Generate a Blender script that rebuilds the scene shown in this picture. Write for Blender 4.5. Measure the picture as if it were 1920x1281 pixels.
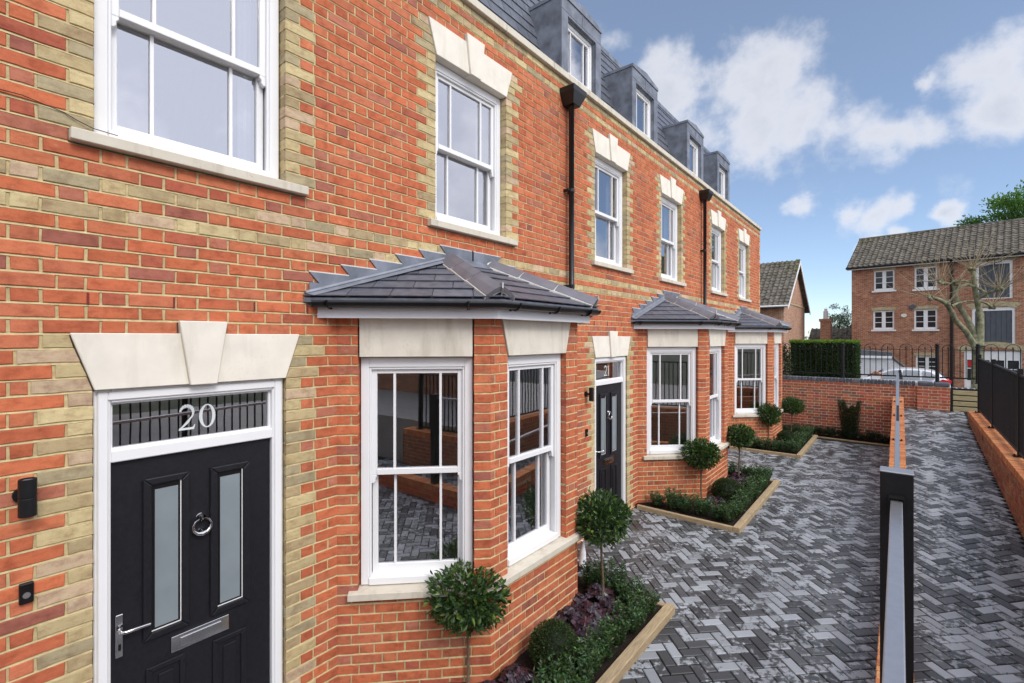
import bpy, math, random
from mathutils import Vector, Matrix
for o in list(bpy.data.objects): bpy.data.objects.remove(o)
SC = bpy.context.scene
COL = SC.collection
R = math.radians
rnd = random.Random(7)

# ------------------------------------------------------------------ camera
FPX, VX, HY = 896.0, 1686.0, 634.0
TH = math.atan((VX - 960) / FPX)
CT, ST = math.cos(TH), math.sin(TH)
CAMX, CAMH = 3.271, 2.70
cam_d = bpy.data.cameras.new('camera')
cam = bpy.data.objects.new('camera', cam_d); COL.objects.link(cam)
cam_d.sensor_width = 36.0
cam_d.lens = FPX / 1920 * 36
cam_d.shift_y = -(640.5 - HY) / 1920
cam_d.clip_start = 0.05; cam_d.clip_end = 3000
cam.location = (CAMX, 0, CAMH)
cam.rotation_euler = (R(90), 0, TH)
SC.camera = cam
SC.render.resolution_x, SC.render.resolution_y = 1024, 683

def px_ray(x, y):
    u = (x - 960) / FPX
    return Vector((-ST + u * CT, CT + u * ST, (HY - y) / FPX)).normalized()
def seen(p, margin=40):
    dx, dy = p[0] - CAMX, p[1]
    dep = -ST * dx + CT * dy
    if dep < .3: return 0
    x = 960 + FPX * (CT * dx + ST * dy) / dep; y = HY - FPX * (p[2] - CAMH) / dep
    if -margin < x < 1920 + margin and -margin < y < 1281 + margin: return 1 / dep
    return 0

# ------------------------------------------------------------------ sky
SUN_EL, SUN_AZ = R(42), R(102)            # azimuth measured from +Y towards +X
world = bpy.data.worlds.new('World'); SC.world = world; world.use_nodes = True
def build_world():
    nt = world.node_tree; nt.nodes.clear()
    N = nt.nodes.new; L = nt.links.new
    out = N('ShaderNodeOutputWorld'); bg = N('ShaderNodeBackground'); L(bg.outputs[0], out.inputs[0])
    sky = N('ShaderNodeTexSky'); sky.sky_type = 'NISHITA'; sky.sun_disc = False
    sky.sun_elevation = SUN_EL; sky.sun_rotation = SUN_AZ
    sky.altitude = 0; sky.air_density = 0.7; sky.dust_density = 0.2; sky.ozone_density = 1.3
    tc = N('ShaderNodeTexCoord')
    def math_(op, a, b=None, clamp=False):
        m = N('ShaderNodeMath'); m.operation = op; m.use_clamp = clamp
        for i, v in enumerate((a, b)):
            if v is None: continue
            if isinstance(v, (int, float)): m.inputs[i].default_value = v
            else: L(v, m.inputs[i])
        return m.outputs[0]
    nrm = N('ShaderNodeVectorMath'); nrm.operation = 'NORMALIZE'; L(tc.outputs['Generated'], nrm.inputs[0])
    dirv = nrm.outputs[0]
    # warp the direction a little so that every cloud gets a ragged outline
    nz = N('ShaderNodeTexNoise'); nz.inputs['Scale'].default_value = 9; nz.inputs['Detail'].default_value = 9; nz.inputs['Roughness'].default_value = .58
    L(dirv, nz.inputs['Vector'])
    n1 = nz.outputs['Fac']
    nb = N('ShaderNodeTexNoise'); nb.inputs['Scale'].default_value = 2.3; nb.inputs['Detail'].default_value = 4
    mp = N('ShaderNodeMapping'); mp.inputs['Scale'].default_value = (1, 1, 2.2); mp.inputs['Location'].default_value = (3.1, 1.7, .4)
    L(dirv, mp.inputs[0]); L(mp.outputs[0], nb.inputs['Vector'])
    sep = N('ShaderNodeSeparateXYZ'); L(dirv, sep.inputs[0])
    wn = N('ShaderNodeTexNoise'); wn.inputs['Scale'].default_value = 5; wn.inputs['Detail'].default_value = 8; wn.inputs['Roughness'].default_value = .6; L(dirv, wn.inputs['Vector'])
    w1 = N('ShaderNodeVectorMath'); w1.operation = 'SUBTRACT'; L(wn.outputs['Color'], w1.inputs[0]); w1.inputs[1].default_value = (.5, .5, .5)
    w2 = N('ShaderNodeVectorMath'); w2.operation = 'MULTIPLY_ADD'; L(w1.outputs[0], w2.inputs[0]); w2.inputs[1].default_value = (.16, .16, .10); L(dirv, w2.inputs[2])
    dwarp = w2.outputs[0]
    field = None
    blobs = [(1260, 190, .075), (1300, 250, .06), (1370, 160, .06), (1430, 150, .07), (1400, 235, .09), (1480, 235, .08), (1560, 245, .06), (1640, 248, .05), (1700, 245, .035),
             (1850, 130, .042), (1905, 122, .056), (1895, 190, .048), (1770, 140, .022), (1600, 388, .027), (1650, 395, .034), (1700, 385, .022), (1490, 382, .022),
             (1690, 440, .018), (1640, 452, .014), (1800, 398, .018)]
    for (x, y, r) in blobs:
        d = px_ray(x, y)
        vm = N('ShaderNodeVectorMath'); vm.operation = 'DISTANCE'; L(dwarp, vm.inputs[0]); vm.inputs[1].default_value = d
        t = math_('DIVIDE', vm.outputs['Value'], r * .98)
        t = math_('SUBTRACT', 1.0, t)
        field = t if field is None else math_('SMOOTH_MAX', field, t)
        if field is not t: field.node.inputs[2].default_value = .35
    field = math_('MAXIMUM', field, -1.2)
    # broken cloud over the rest of the sky
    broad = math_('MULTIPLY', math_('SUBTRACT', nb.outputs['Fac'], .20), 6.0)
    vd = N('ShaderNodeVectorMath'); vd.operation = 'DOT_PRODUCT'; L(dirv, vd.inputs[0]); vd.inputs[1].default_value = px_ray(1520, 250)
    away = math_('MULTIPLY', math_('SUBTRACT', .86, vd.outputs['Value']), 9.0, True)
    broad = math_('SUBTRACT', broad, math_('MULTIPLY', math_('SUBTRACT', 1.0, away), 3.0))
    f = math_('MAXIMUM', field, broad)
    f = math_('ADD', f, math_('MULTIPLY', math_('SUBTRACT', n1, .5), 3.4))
    mr = N('ShaderNodeMapRange'); mr.interpolation_type = 'SMOOTHSTEP'; L(f, mr.inputs[0])
    mr.inputs[1].default_value = -.3; mr.inputs[2].default_value = .75; mr.inputs[4].default_value = .78
    # cloud colour: white tops, pale grey bodies
    mr2 = N('ShaderNodeMapRange'); L(f, mr2.inputs[0]); mr2.inputs[1].default_value = .3; mr2.inputs[2].default_value = 1.7
    cr = N('ShaderNodeMix'); cr.data_type = 'RGBA'; L(mr2.outputs[0], cr.inputs['Factor'])
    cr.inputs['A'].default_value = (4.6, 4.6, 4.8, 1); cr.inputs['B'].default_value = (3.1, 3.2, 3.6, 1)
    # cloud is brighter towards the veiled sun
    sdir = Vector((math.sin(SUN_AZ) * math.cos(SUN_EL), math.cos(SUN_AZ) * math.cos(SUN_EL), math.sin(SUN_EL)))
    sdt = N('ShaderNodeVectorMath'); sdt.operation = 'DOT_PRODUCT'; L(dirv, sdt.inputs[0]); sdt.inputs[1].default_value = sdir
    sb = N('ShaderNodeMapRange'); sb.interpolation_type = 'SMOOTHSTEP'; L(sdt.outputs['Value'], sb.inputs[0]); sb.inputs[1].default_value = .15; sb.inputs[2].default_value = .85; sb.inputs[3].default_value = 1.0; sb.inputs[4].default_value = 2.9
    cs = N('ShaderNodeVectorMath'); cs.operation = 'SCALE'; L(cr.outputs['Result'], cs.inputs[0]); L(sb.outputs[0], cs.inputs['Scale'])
    mx = N('ShaderNodeMix'); mx.data_type = 'RGBA'
    veil = N('ShaderNodeMix'); veil.data_type = 'RGBA'; veil.inputs['Factor'].default_value = .26; L(sky.outputs[0], veil.inputs['A']); veil.inputs['B'].default_value = (2.3, 2.75, 3.3, 1)
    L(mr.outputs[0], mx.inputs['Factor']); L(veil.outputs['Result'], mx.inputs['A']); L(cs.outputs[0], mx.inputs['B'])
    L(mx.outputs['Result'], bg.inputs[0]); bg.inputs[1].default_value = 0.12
build_world()

# ------------------------------------------------------------------ sun
sd = bpy.data.lights.new('sun', 'SUN'); so = bpy.data.objects.new('sun', sd); COL.objects.link(so)
sd.energy = 1.2; sd.angle = R(22); sd.color = (1, .95, .88)
sv = Vector((math.sin(SUN_AZ) * math.cos(SUN_EL), math.cos(SUN_AZ) * math.cos(SUN_EL), math.sin(SUN_EL)))
so.rotation_euler = sv.to_track_quat('Z', 'Y').to_euler(); so.location = (20, 5, 20)
vs = SC.view_settings
vs.view_transform = 'Standard'; vs.look = 'None'; vs.gamma = 1; vs.use_curve_mapping = False
vs.exposure = 0.76
SC.cycles.max_bounces = 8; SC.cycles.transparent_max_bounces = 16; SC.cycles.use_denoising = True

# ------------------------------------------------------------------ materials
class NT:
    def __init__(s, name):
        s.m = bpy.data.materials.new(name); s.m.use_nodes = True
        s.t = s.m.node_tree; s.b = s.t.nodes['Principled BSDF']; s.o = s.t.nodes['Material Output']
    def n(s, typ, **kw):
        x = s.t.nodes.new('ShaderNode' + typ)
        for k, v in kw.items(): setattr(x, k, v)
        return x
    def l(s, a, b): s.t.links.new(a, b)
    def val(s, sock, v):
        if isinstance(v, bpy.types.NodeSocket): s.l(v, sock)
        else: sock.default_value = v
    def math(s, op, a, b=0.0, clamp=False):
        m = s.n('Math', operation=op, use_clamp=clamp); s.val(m.inputs[0], a); s.val(m.inputs[1], b); return m.outputs[0]
    def mix(s, f, a, b, mode='MIX'):
        m = s.n('Mix', data_type='RGBA', blend_type=mode); s.val(m.inputs['Factor'], f)
        for k, v in (('A', a), ('B', b)):
            s.val(m.inputs[k], (*v, 1) if isinstance(v, tuple) and len(v) == 3 else v)
        return m.outputs['Result']
    def noise(s, scale, detail=3, rough=.55, coord='pos', stretch=None):
        nz = s.n('TexNoise'); nz.inputs['Scale'].default_value = scale; nz.inputs['Detail'].default_value = detail; nz.inputs['Roughness'].default_value = rough
        c = s.n('NewGeometry').outputs['Position'] if coord == 'pos' else s.n('TexCoord').outputs['Object']
        if stretch:
            mp = s.n('Mapping'); mp.inputs['Scale'].default_value = stretch; s.l(c, mp.inputs[0]); c = mp.outputs[0]
        s.l(c, nz.inputs['Vector']); return nz.outputs['Fac']
    def ramp(s, f, lo, hi, a=0., b=1.):
        r = s.n('MapRange'); s.l(f, r.inputs[0])
        for i, v in ((1, lo), (2, hi), (3, a), (4, b)): r.inputs[i].default_value = v
        return r.outputs[0]
    def bump(s, h, strength=.3, dist=.01):
        b = s.n('Bump'); b.inputs['Strength'].default_value = strength; b.inputs['Distance'].default_value = dist
        s.l(h, b.inputs['Height']); s.l(b.outputs[0], s.b.inputs['Normal'])
    def col(s, c): s.val(s.b.inputs['Base Color'], (*c, 1) if isinstance(c, tuple) else c)
    def set(s, rough=.6, spec=.5, metal=0):
        s.b.inputs['Roughness'].default_value = rough; s.b.inputs['Specular IOR Level'].default_value = spec; s.b.inputs['Metallic'].default_value = metal
    def tint(s, single):
        if single: return s.n('ObjectInfo').outputs['Color']
        a = s.n('Attribute'); a.attribute_name = 'Col'; return a.outputs['Color']

def simple(name, c, rough=.6, spec=.5, metal=0, var=.12, scale=6, bump=0, bscale=80, detail=4):
    t = NT(name); f = t.noise(scale, detail)
    t.col(t.mix(t.ramp(f, .3, .7), tuple(x * (1 - var) for x in c), tuple(min(1, x * (1 + var)) for x in c)))
    t.set(rough, spec, metal)
    if bump: t.bump(t.noise(bscale, 4), bump)
    return t.m

def brick_mat(name, single):
    t = NT(name); c = t.tint(single)
    big = t.noise(10, 5, .65); streak = t.noise(38, 5, .65, stretch=(.35, .35, 1)); fine = t.noise(260, 3, .6); blot = t.noise(16, 4, .7); wide = t.noise(.9, 3)
    c = t.mix(t.ramp(big, .48, .68, 0, .75), c, t.mix(1, c, (.64, .56, .54), 'MULTIPLY'))
    c = t.mix(t.ramp(blot, .56, .74, 0, .55), c, t.mix(1, c, (1.2, 1.38, 1.42), 'MULTIPLY'))
    c = t.mix(t.ramp(streak, .3, .75, 0, .6), c, t.mix(1, c, (1.22, 1.28, 1.25), 'MULTIPLY'))
    c = t.mix(t.ramp(streak, .5, .25, 0, .6), c, t.mix(1, c, (.66, .58, .58), 'MULTIPLY'))
    c = t.mix(t.ramp(fine, .35, .65, 0, .4), c, t.mix(1, c, (.64, .6, .6), 'MULTIPLY'))
    c = t.mix(t.math('MULTIPLY', t.ramp(blot, .66, .8), t.ramp(wide, .45, .62, 0, .55)), c, (.62, .52, .42))
    c = t.mix(t.ramp(wide, .4, .65, 0, .22), c, t.mix(1, c, (.72, .70, .74), 'MULTIPLY'))
    t.col(c); t.set(.88, .25)
    h = t.math('ADD', t.math('MULTIPLY', streak, .7), t.math('MULTIPLY', fine, .5)); t.bump(h, .55, .004)
    return t.m

def paver_mat(name, single):
    t = NT(name); c = t.tint(single)
    sp = t.n('SeparateColor'); t.l(c, sp.inputs[0])
    pos = t.n('NewGeometry').outputs['Position']; offs = t.n('CombineXYZ'); t.l(t.math('MULTIPLY', sp.outputs[1], 53.7), offs.inputs[0]); t.l(t.math('MULTIPLY', sp.outputs[2], 91.3), offs.inputs[1]); t.l(t.math('MULTIPLY', sp.outputs[0], 211.0), offs.inputs[2])
    va = t.n('VectorMath', operation='ADD'); t.l(pos, va.inputs[0]); t.l(offs.outputs[0], va.inputs[1])
    pn = t.n('TexNoise'); pn.inputs['Scale'].default_value = 19; pn.inputs['Detail'].default_value = 5; pn.inputs['Roughness'].default_value = .62; t.l(va.outputs[0], pn.inputs['Vector']); patch = pn.outputs['Fac']
    fine = t.noise(320, 2); mid = t.noise(95, 3)
    thr = t.math('SUBTRACT', 1.0, sp.outputs[1])          # more bloom where the second channel is high
    m = t.math('MULTIPLY', t.math('SUBTRACT', t.math('ADD', t.math('MULTIPLY', patch, .85), t.math('MULTIPLY', mid, .15)), thr), 14.0, True)
    dark = t.n('CombineColor')
    for i, k in enumerate((.95, 1.0, 1.04)): t.l(t.math('MULTIPLY', sp.outputs[0], k), dark.inputs[i])
    lt = t.n('CombineColor')
    for i, k in enumerate((.94, 1.0, 1.06)): t.l(t.math('MULTIPLY', sp.outputs[2], k), lt.inputs[i])
    c2 = t.mix(m, dark.outputs[0], lt.outputs[0])
    c2 = t.mix(t.ramp(fine, .35, .7, 0, .35), c2, t.mix(1, c2, (.62, .62, .62), 'MULTIPLY'))
    c2 = t.mix(t.ramp(mid, .5, .75, 0, .4), c2, t.mix(1, c2, (.7, .7, .7), 'MULTIPLY'))
    t.col(c2); t.b.inputs['Roughness'].default_value = .5
    t.l(t.ramp(patch, .3, .7, .26, .48), t.b.inputs['Roughness'])
    t.b.inputs['Specular IOR Level'].default_value = .5
    t.bump(t.noise(160, 3), .5, .004)
    return t.m

def leaf_mat(name, tr=.25, rough=.38, spec=.5):
    t = NT(name); a = t.n('Attribute'); a.attribute_name = 'Col'
    t.col(a.outputs['Color']); t.set(rough, spec)
    tl = t.n('BsdfTranslucent'); t.l(t.mix(1, a.outputs['Color'], (1.3, 1.5, .7), 'MULTIPLY'), tl.inputs[0])
    ms = t.n('MixShader'); ms.inputs[0].default_value = tr
    t.l(t.b.outputs[0], ms.inputs[1]); t.l(tl.outputs[0], ms.inputs[2]); t.l(ms.outputs[0], t.o.inputs[0])
    return t.m

def glass_mat(name, refl, tint=(.82, .88, .86)):
    t = NT(name)
    fr = t.n('Fresnel'); fr.inputs[0].default_value = 1.5
    fac = t.math('ADD', fr.outputs[0], refl, True)
    g = t.n('BsdfGlossy'); g.inputs['Roughness'].default_value = .012; g.inputs[0].default_value = (.95, .95, 1, 1)
    tr = t.n('BsdfTransparent'); tr.inputs[0].default_value = (*tint, 1)
    nz = t.noise(2.2, 2); bp = t.n('Bump'); bp.inputs['Strength'].default_value = .02; bp.inputs['Distance'].default_value = .02; t.l(nz, bp.inputs['Height']); t.l(bp.outputs[0], g.inputs['Normal'])
    ms = t.n('MixShader'); t.l(fac, ms.inputs[0]); t.l(tr.outputs[0], ms.inputs[1]); t.l(g.outputs[0], ms.inputs[2]); t.l(ms.outputs[0], t.o.inputs[0])
    return t.m

def wood_mat(name, c, along=(1, 12, 12)):
    t = NT(name); g = t.noise(7, 5, .6, 'obj', along); k = t.noise(3, 2, .5)
    base = t.mix(t.ramp(g, .3, .72), tuple(x * .62 for x in c), tuple(x * 1.18 for x in c))
    t.col(t.mix(t.ramp(k, .62, .72, 0, .55), base, tuple(x * .45 for x in c))); t.set(.75, .3); t.bump(g, .35, .004); return t.m

def far_brick(name, c1, c2, mortar):
    t = NT(name); b = t.n('TexBrick'); tc = t.n('TexCoord'); sx = t.n('SeparateXYZ'); cx = t.n('CombineXYZ'); t.l(tc.outputs['Object'], sx.inputs[0])
    t.l(t.math('ADD', sx.outputs[0], sx.outputs[1]), cx.inputs[0]); t.l(sx.outputs[2], cx.inputs[1]); t.l(cx.outputs[0], b.inputs['Vector'])
    b.inputs['Scale'].default_value = 1; b.inputs['Brick Width'].default_value = .225; b.inputs['Row Height'].default_value = .075; b.inputs['Mortar Size'].default_value = .009
    b.inputs['Color1'].default_value = (*c1, 1); b.inputs['Color2'].default_value = (*c2, 1); b.inputs['Mortar'].default_value = (*mortar, 1); b.inputs['Mortar Smooth'].default_value = .2
    pat = t.noise(.9, 5, .6); fine = t.noise(6.5, 4, .75, 'obj', (.5, .5, 1.5))
    c = t.mix(t.ramp(pat, .35, .7, 0, .55), b.outputs['Color'], t.mix(1, b.outputs['Color'], (.62, .55, .52), 'MULTIPLY'))
    c = t.mix(t.ramp(fine, .48, .66, 0, .75), c, t.mix(1, c, (.38, .36, .40), 'MULTIPLY'))
    c = t.mix(t.ramp(fine, .46, .3, 0, .6), c, t.mix(1, c, (1.45, 1.5, 1.5), 'MULTIPLY'))
    t.col(c); t.set(.9, .2); t.bump(b.outputs['Fac'], -.4, .01); return t.m

M = {}
M['brick'] = brick_mat('brick_single', True); M['brick_j'] = brick_mat('brick_joined', False)
M['paver'] = paver_mat('paver_single', True); M['paver_j'] = paver_mat('paver_joined', False)
M['mortar'] = simple('mortar_buff', (.55, .45, .245), .95, .1, var=.18, scale=25, bump=.5, bscale=220)
M['mortar_w'] = simple('mortar_pale', (.62, .53, .38), .95, .1, var=.2, scale=25, bump=.4, bscale=200)
M['mortar_light'] = simple('mortar_light', (.62, .60, .55), .9, .1, var=.15, scale=20)
def stone_mat(name, c, stain):
    t = NT(name); f = t.noise(6, 6); v = t.noise(9, 5, .6, stretch=(1, 1, .18)); sp_ = t.noise(55, 3, .7); g = t.noise(2.5, 3)
    k = t.mix(t.ramp(f, .3, .7), tuple(x * .93 for x in c), tuple(x * 1.06 for x in c))
    k = t.mix(t.ramp(v, .52, .78, 0, stain), k, t.mix(1, k, (.62, .60, .54), 'MULTIPLY'))
    k = t.mix(t.math('MULTIPLY', t.ramp(sp_, .6, .75), t.ramp(g, .45, .65, 0, stain)), k, t.mix(1, k, (.5, .52, .42), 'MULTIPLY'))
    t.col(k); t.set(.85, .2); t.bump(t.noise(260, 3), .2, .003); return t.m
M['stone'] = stone_mat('cast_stone', (.78, .73, .63), .35)
M['stone_bay'] = stone_mat('bay_stone', (.72, .67, .57), .75)
M['stone_sill'] = stone_mat('sill_stone', (.62, .57, .47), .8)
M['white'] = simple('white_frame', (.80, .80, .80), .38, .5, var=.02, scale=3)
M['fascia'] = simple('white_fascia', (.74, .74, .76), .4, .5, var=.03, scale=3)
M['white_far'] = simple('white_far_paint', (.8, .8, .79), .5, .4, var=.04)
M['doorblk'] = simple('door_black', (.010, .0105, .014), .46, .35, var=.2, scale=40, bump=.12, bscale=180)
M['black'] = simple('black_plastic', (.007, .007, .008), .3, .45, var=.2, scale=10)
M['metal_blk'] = simple('black_steel', (.007, .007, .008), .5, .35, var=.2, scale=20)
M['steel'] = simple('brushed_steel', (.60, .59, .58), .34, .5, 1, var=.06, scale=30)
M['rail_grey'] = simple('grey_rail_steel', (.46, .46, .475), .38, .5, .85, var=.05, scale=30)
M['chrome'] = simple('chrome', (.55, .54, .54), .12, .5, 1, var=.03)
M['lead'] = simple('lead_sheet', (.17, .185, .22), .5, .5, .2, var=.38, scale=5, bump=.25, bscale=14, detail=6)
M['lead_p'] = simple('lead_pale', (.21, .225, .26), .5, .5, .2, var=.2, scale=9)
t = NT('slate'); oi = t.n('ObjectInfo'); f = t.noise(14, 5, .6)
c = t.mix(t.ramp(f, .3, .7), (.075, .082, .105), (.15, .158, .185)); c = t.mix(t.math('MULTIPLY', oi.outputs['Random'], .5), c, t.mix(1, c, (.62, .66, .7), 'MULTIPLY'))
t.col(c); t.set(.42, .5); t.bump(t.noise(40, 5), .3, .004); M['slate'] = t.m
M['hiptile'] = simple('hip_tile', (.14, .135, .155), .45, .5, var=.15, scale=7, bump=.1)
M['glass'] = glass_mat('window_glass', .34)
M['glass_far'] = simple('far_window_glass', (.03, .033, .036), .08, .6, var=.3, scale=1.5)
M['frost'] = simple('frosted_glass', (.22, .26, .275), .3, .6, var=.1, scale=3)
M['etch'] = simple('etched_number', (.62, .66, .66), .6, .4, var=.03)
M['room'] = simple('room_wall', (.6, .6, .55), .9, .2, var=.05)
M['curtain'] = simple('curtain_cloth', (.45, .45, .47), .9, .1, var=.1)
M['soil'] = simple('bed_soil', (.022, .016, .013), .95, .15, var=.5, scale=60, bump=1.0, bscale=70)
M['sand'] = simple('joint_sand', (.02, .02, .022), .95, .1, var=.3, scale=60)
M['timber'] = wood_mat('edging_timber', (.46, .345, .205))
M['gatewood'] = wood_mat('gate_timber', (.40, .34, .19))
M['bark'] = simple('stem_bark', (.13, .10, .065), .85, .2, var=.3, scale=50, bump=.5, bscale=90)
M['pbark'] = simple('pollard_bark', (.205, .20, .125), .9, .15, var=.55, scale=5.5, bump=.5, bscale=14, detail=6)
M['twig'] = simple('twig_bark', (.30, .24, .15), .85, .2, var=.2)
M['leaf'] = leaf_mat('leaf_gloss', .2, .36); M['leaf_m'] = leaf_mat('leaf_matt', .25, .6, .3)
M['blue'] = brick_mat('blue_brick', True)
M['fbrick'] = far_brick('mill_brick', (.50, .215, .125), (.32, .11, .07), (.50, .40, .27))
M['fbrick2'] = far_brick('house_brick', (.42, .17, .09), (.34, .13, .075), (.5, .42, .30))
M['fbrick3'] = far_brick('gable_brick', (.50, .27, .17), (.42, .19, .12), (.58, .5, .38))
M['fbuff'] = simple('arch_brick', (.42, .36, .22), .9, .2, var=.3, scale=9)
M['ftile'] = simple('roof_tile', (.125, .112, .092), .9, .15, var=.55, scale=3.5, bump=.4, bscale=30, detail=6)
M['moss'] = simple('roof_moss', (.12, .14, .03), .95, .1, var=.4, scale=8)
M['render'] = simple('white_render', (.66, .66, .66), .85, .2, var=.08, scale=2)
M['felt'] = simple('roof_felt', (.12, .125, .13), .85, .2, var=.25, scale=4)
M['shutter'] = simple('grey_shutter', (.085, .095, .11), .6, .4, var=.15, scale=5)
M['carpaint'] = simple('silver_paint', (.62, .63, .65), .25, .6, .35, var=.02); 
M['carglass'] = glass_mat('car_glass', .16, (.3, .36, .36))
M['tyre'] = simple('tyre_rubber', (.02, .02, .02), .8, .2)
M['redlens'] = simple('red_lens', (.55, .02, .025), .2, .6, var=.1)
M['tarmac'] = simple('tarmac', (.055, .055, .057), .9, .2, var=.25, scale=30, bump=.5, bscale=120)
M['ground'] = simple('ground_earth', (.07, .075, .05), .95, .1, var=.4, scale=1.2)
M['concrete'] = simple('concrete_flags', (.30, .29, .27), .85, .2, var=.15, scale=4)
M['weep'] = simple('weep_vent', (.20, .03, .025), .6, .3)

# ------------------------------------------------------------------ mesh helpers
class MB:
    def __init__(s): s.v = []; s.f = []; s.c = []
    def add(s, vs, fs, col=None):
        n = len(s.v); s.v += [tuple(p) for p in vs]; s.f += [tuple(i + n for i in f) for f in fs]
        if col is not None: s.c += [col] * len(vs)
        return s
    def box(s, a, b, col=None):
        x0, y0, z0 = a; x1, y1, z1 = b
        return s.add([(x0, y0, z0), (x1, y0, z0), (x1, y1, z0), (x0, y1, z0), (x0, y0, z1), (x1, y0, z1), (x1, y1, z1), (x0, y1, z1)],
                     [(0, 3, 2, 1), (4, 5, 6, 7), (0, 1, 5, 4), (1, 2, 6, 5), (2, 3, 7, 6), (3, 0, 4, 7)], col)
    def prism(s, poly, ext, col=None):
        """poly: 3D points; ext: vector. Poly counter-clockwise seen from +ext."""
        n = len(poly); e = Vector(ext)
        vs = [Vector(p) for p in poly] + [Vector(p) + e for p in poly]
        fs = [tuple(range(n - 1, -1, -1)), tuple(range(n, 2 * n))] + [(i, (i + 1) % n, n + (i + 1) % n, n + i) for i in range(n)]
        return s.add(vs, fs, col)
    def tube(s, pts, r, n=8, col=None, cap=True):
        pts = [Vector(p) for p in pts]; k = len(pts)
        rs = r if isinstance(r, (list, tuple)) else [r] * k
        vs = []; up = None
        for i, p in enumerate(pts):
            d = (pts[min(i + 1, k - 1)] - pts[max(i - 1, 0)]).normalized()
            if up is None: up = Vector((0, 0, 1)) if abs(d.z) < .9 else Vector((1, 0, 0))
            a = d.cross(up)
            if a.length < 1e-4: a = d.cross(Vector((1, .3, .2)))
            a.normalize(); b = a.cross(d).normalized(); up = b
            for j in range(n):
                t = 2 * math.pi * j / n; vs.append(p + (a * math.cos(t) + b * math.sin(t)) * rs[i])
        fs = [(i * n + j, (i + 1) * n + j, (i + 1) * n + (j + 1) % n, i * n + (j + 1) % n) for i in range(k - 1) for j in range(n)]
        fs = [f[::-1] for f in fs]
        if cap: fs += [tuple(range(n)), tuple(range((k - 1) * n + n - 1, (k - 1) * n - 1, -1))]
        return s.add(vs, fs, col)
    def lathe(s, prof, c, n=16, col=None, sy=1.0):
        vs = []; k = len(prof)
        for (r, z) in prof:
            for j in range(n):
                t = 2 * math.pi * j / n; vs.append((c[0] + r * math.cos(t), c[1] + r * math.sin(t) * sy, c[2] + z))
        fs = [(i * n + j, i * n + (j + 1) % n, (i + 1) * n + (j + 1) % n, (i + 1) * n + j) for i in range(k - 1) for j in range(n)]
        fs += [tuple(range(n - 1, -1, -1)), tuple(range((k - 1) * n, k * n))]
        return s.add(vs, fs, col)
    def mesh(s, name, mat, smooth=False):
        me = bpy.data.meshes.new(name); me.from_pydata(s.v, [], s.f)
        if mat: me.materials.append(M[mat] if isinstance(mat, str) else mat)
        if s.c:
            a = me.color_attributes.new('Col', 'FLOAT_COLOR', 'POINT'); fl = []
            for c in s.c: fl += (c[0], c[1], c[2], 1.0)
            a.data.foreach_set('color', fl)
        if smooth: me.shade_smooth()
        me.update(); return me
    def build(s, name, mat, parent=None, smooth=False, loc=None, kind=None):
        return link(name, s.mesh(name, mat, smooth), parent, loc, kind)
def link(name, me, parent=None, loc=None, kind=None):
    o = bpy.data.objects.new(name, me); COL.objects.link(o)
    if parent: o.parent = parent
    if loc is not None: o.location = loc
    if kind: o['kind'] = kind
    return o
def empty(name, loc=(0, 0, 0), rz=0, parent=None):
    o = bpy.data.objects.new(name, None); COL.objects.link(o); o.location = loc; o.rotation_euler = (0, 0, rz); o.empty_display_size = .1
    if parent: o.parent = parent
    return o
def tag(o, label, cat, group=None):
    o['label'] = label; o['category'] = cat
    if group: o['group'] = group
    return o
def bevel(o, w=.004, seg=1):
    m = o.modifiers.new('bevel', 'BEVEL'); m.width = w; m.segments = seg; m.limit_method = 'ANGLE'; m.angle_limit = R(40); return o

class Fr:
    """wall frame: point(s along wall, z, d out of the wall)"""
    def __init__(s, o, u):
        s.o = Vector(o); s.u = Vector(u).normalized(); s.n = s.u.cross(Vector((0, 0, 1)))
        s.rz = math.atan2(s.u.y, s.u.x)
    def p(s, a, z, d=0): return s.o + s.u * a + s.n * d + Vector((0, 0, z))
    def box(s, mb, s0, s1, z0, z1, d0, d1, col=None):
        mb.prism([s.p(s0, z0, d0), s.p(s1, z0, d0), s.p(s1, z1, d0), s.p(s0, z1, d0)], s.n * (d1 - d0), col); return mb
    def poly(s, mb, pts, d0, d1, col=None):
        mb.prism([s.p(a, z, d0) for a, z in pts], s.n * (d1 - d0), col); return mb

# ------------------------------------------------------------------ bricks
REDS = [(.55, .152, .070), (.51, .140, .067), (.59, .185, .088), (.55, .172, .088), (.45, .122, .070), (.58, .165, .074), (.47, .17, .105), (.37, .13, .09)]
REDW = [6, 6, 6, 6, 3, 6, 2.4, 1.0]
BUFFS = [(.56, .44, .235), (.50, .395, .215), (.43, .355, .215), (.60, .44, .29), (.62, .50, .27), (.46, .35, .195)]
def red(r): 
    c = r.choices(REDS, REDW)[0]; k = r.uniform(.88, 1.1); return tuple(x * k for x in c)
def buff(r):
    c = r.choice(BUFFS); k = r.uniform(.85, 1.08); return tuple(x * k for x in c)

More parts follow.
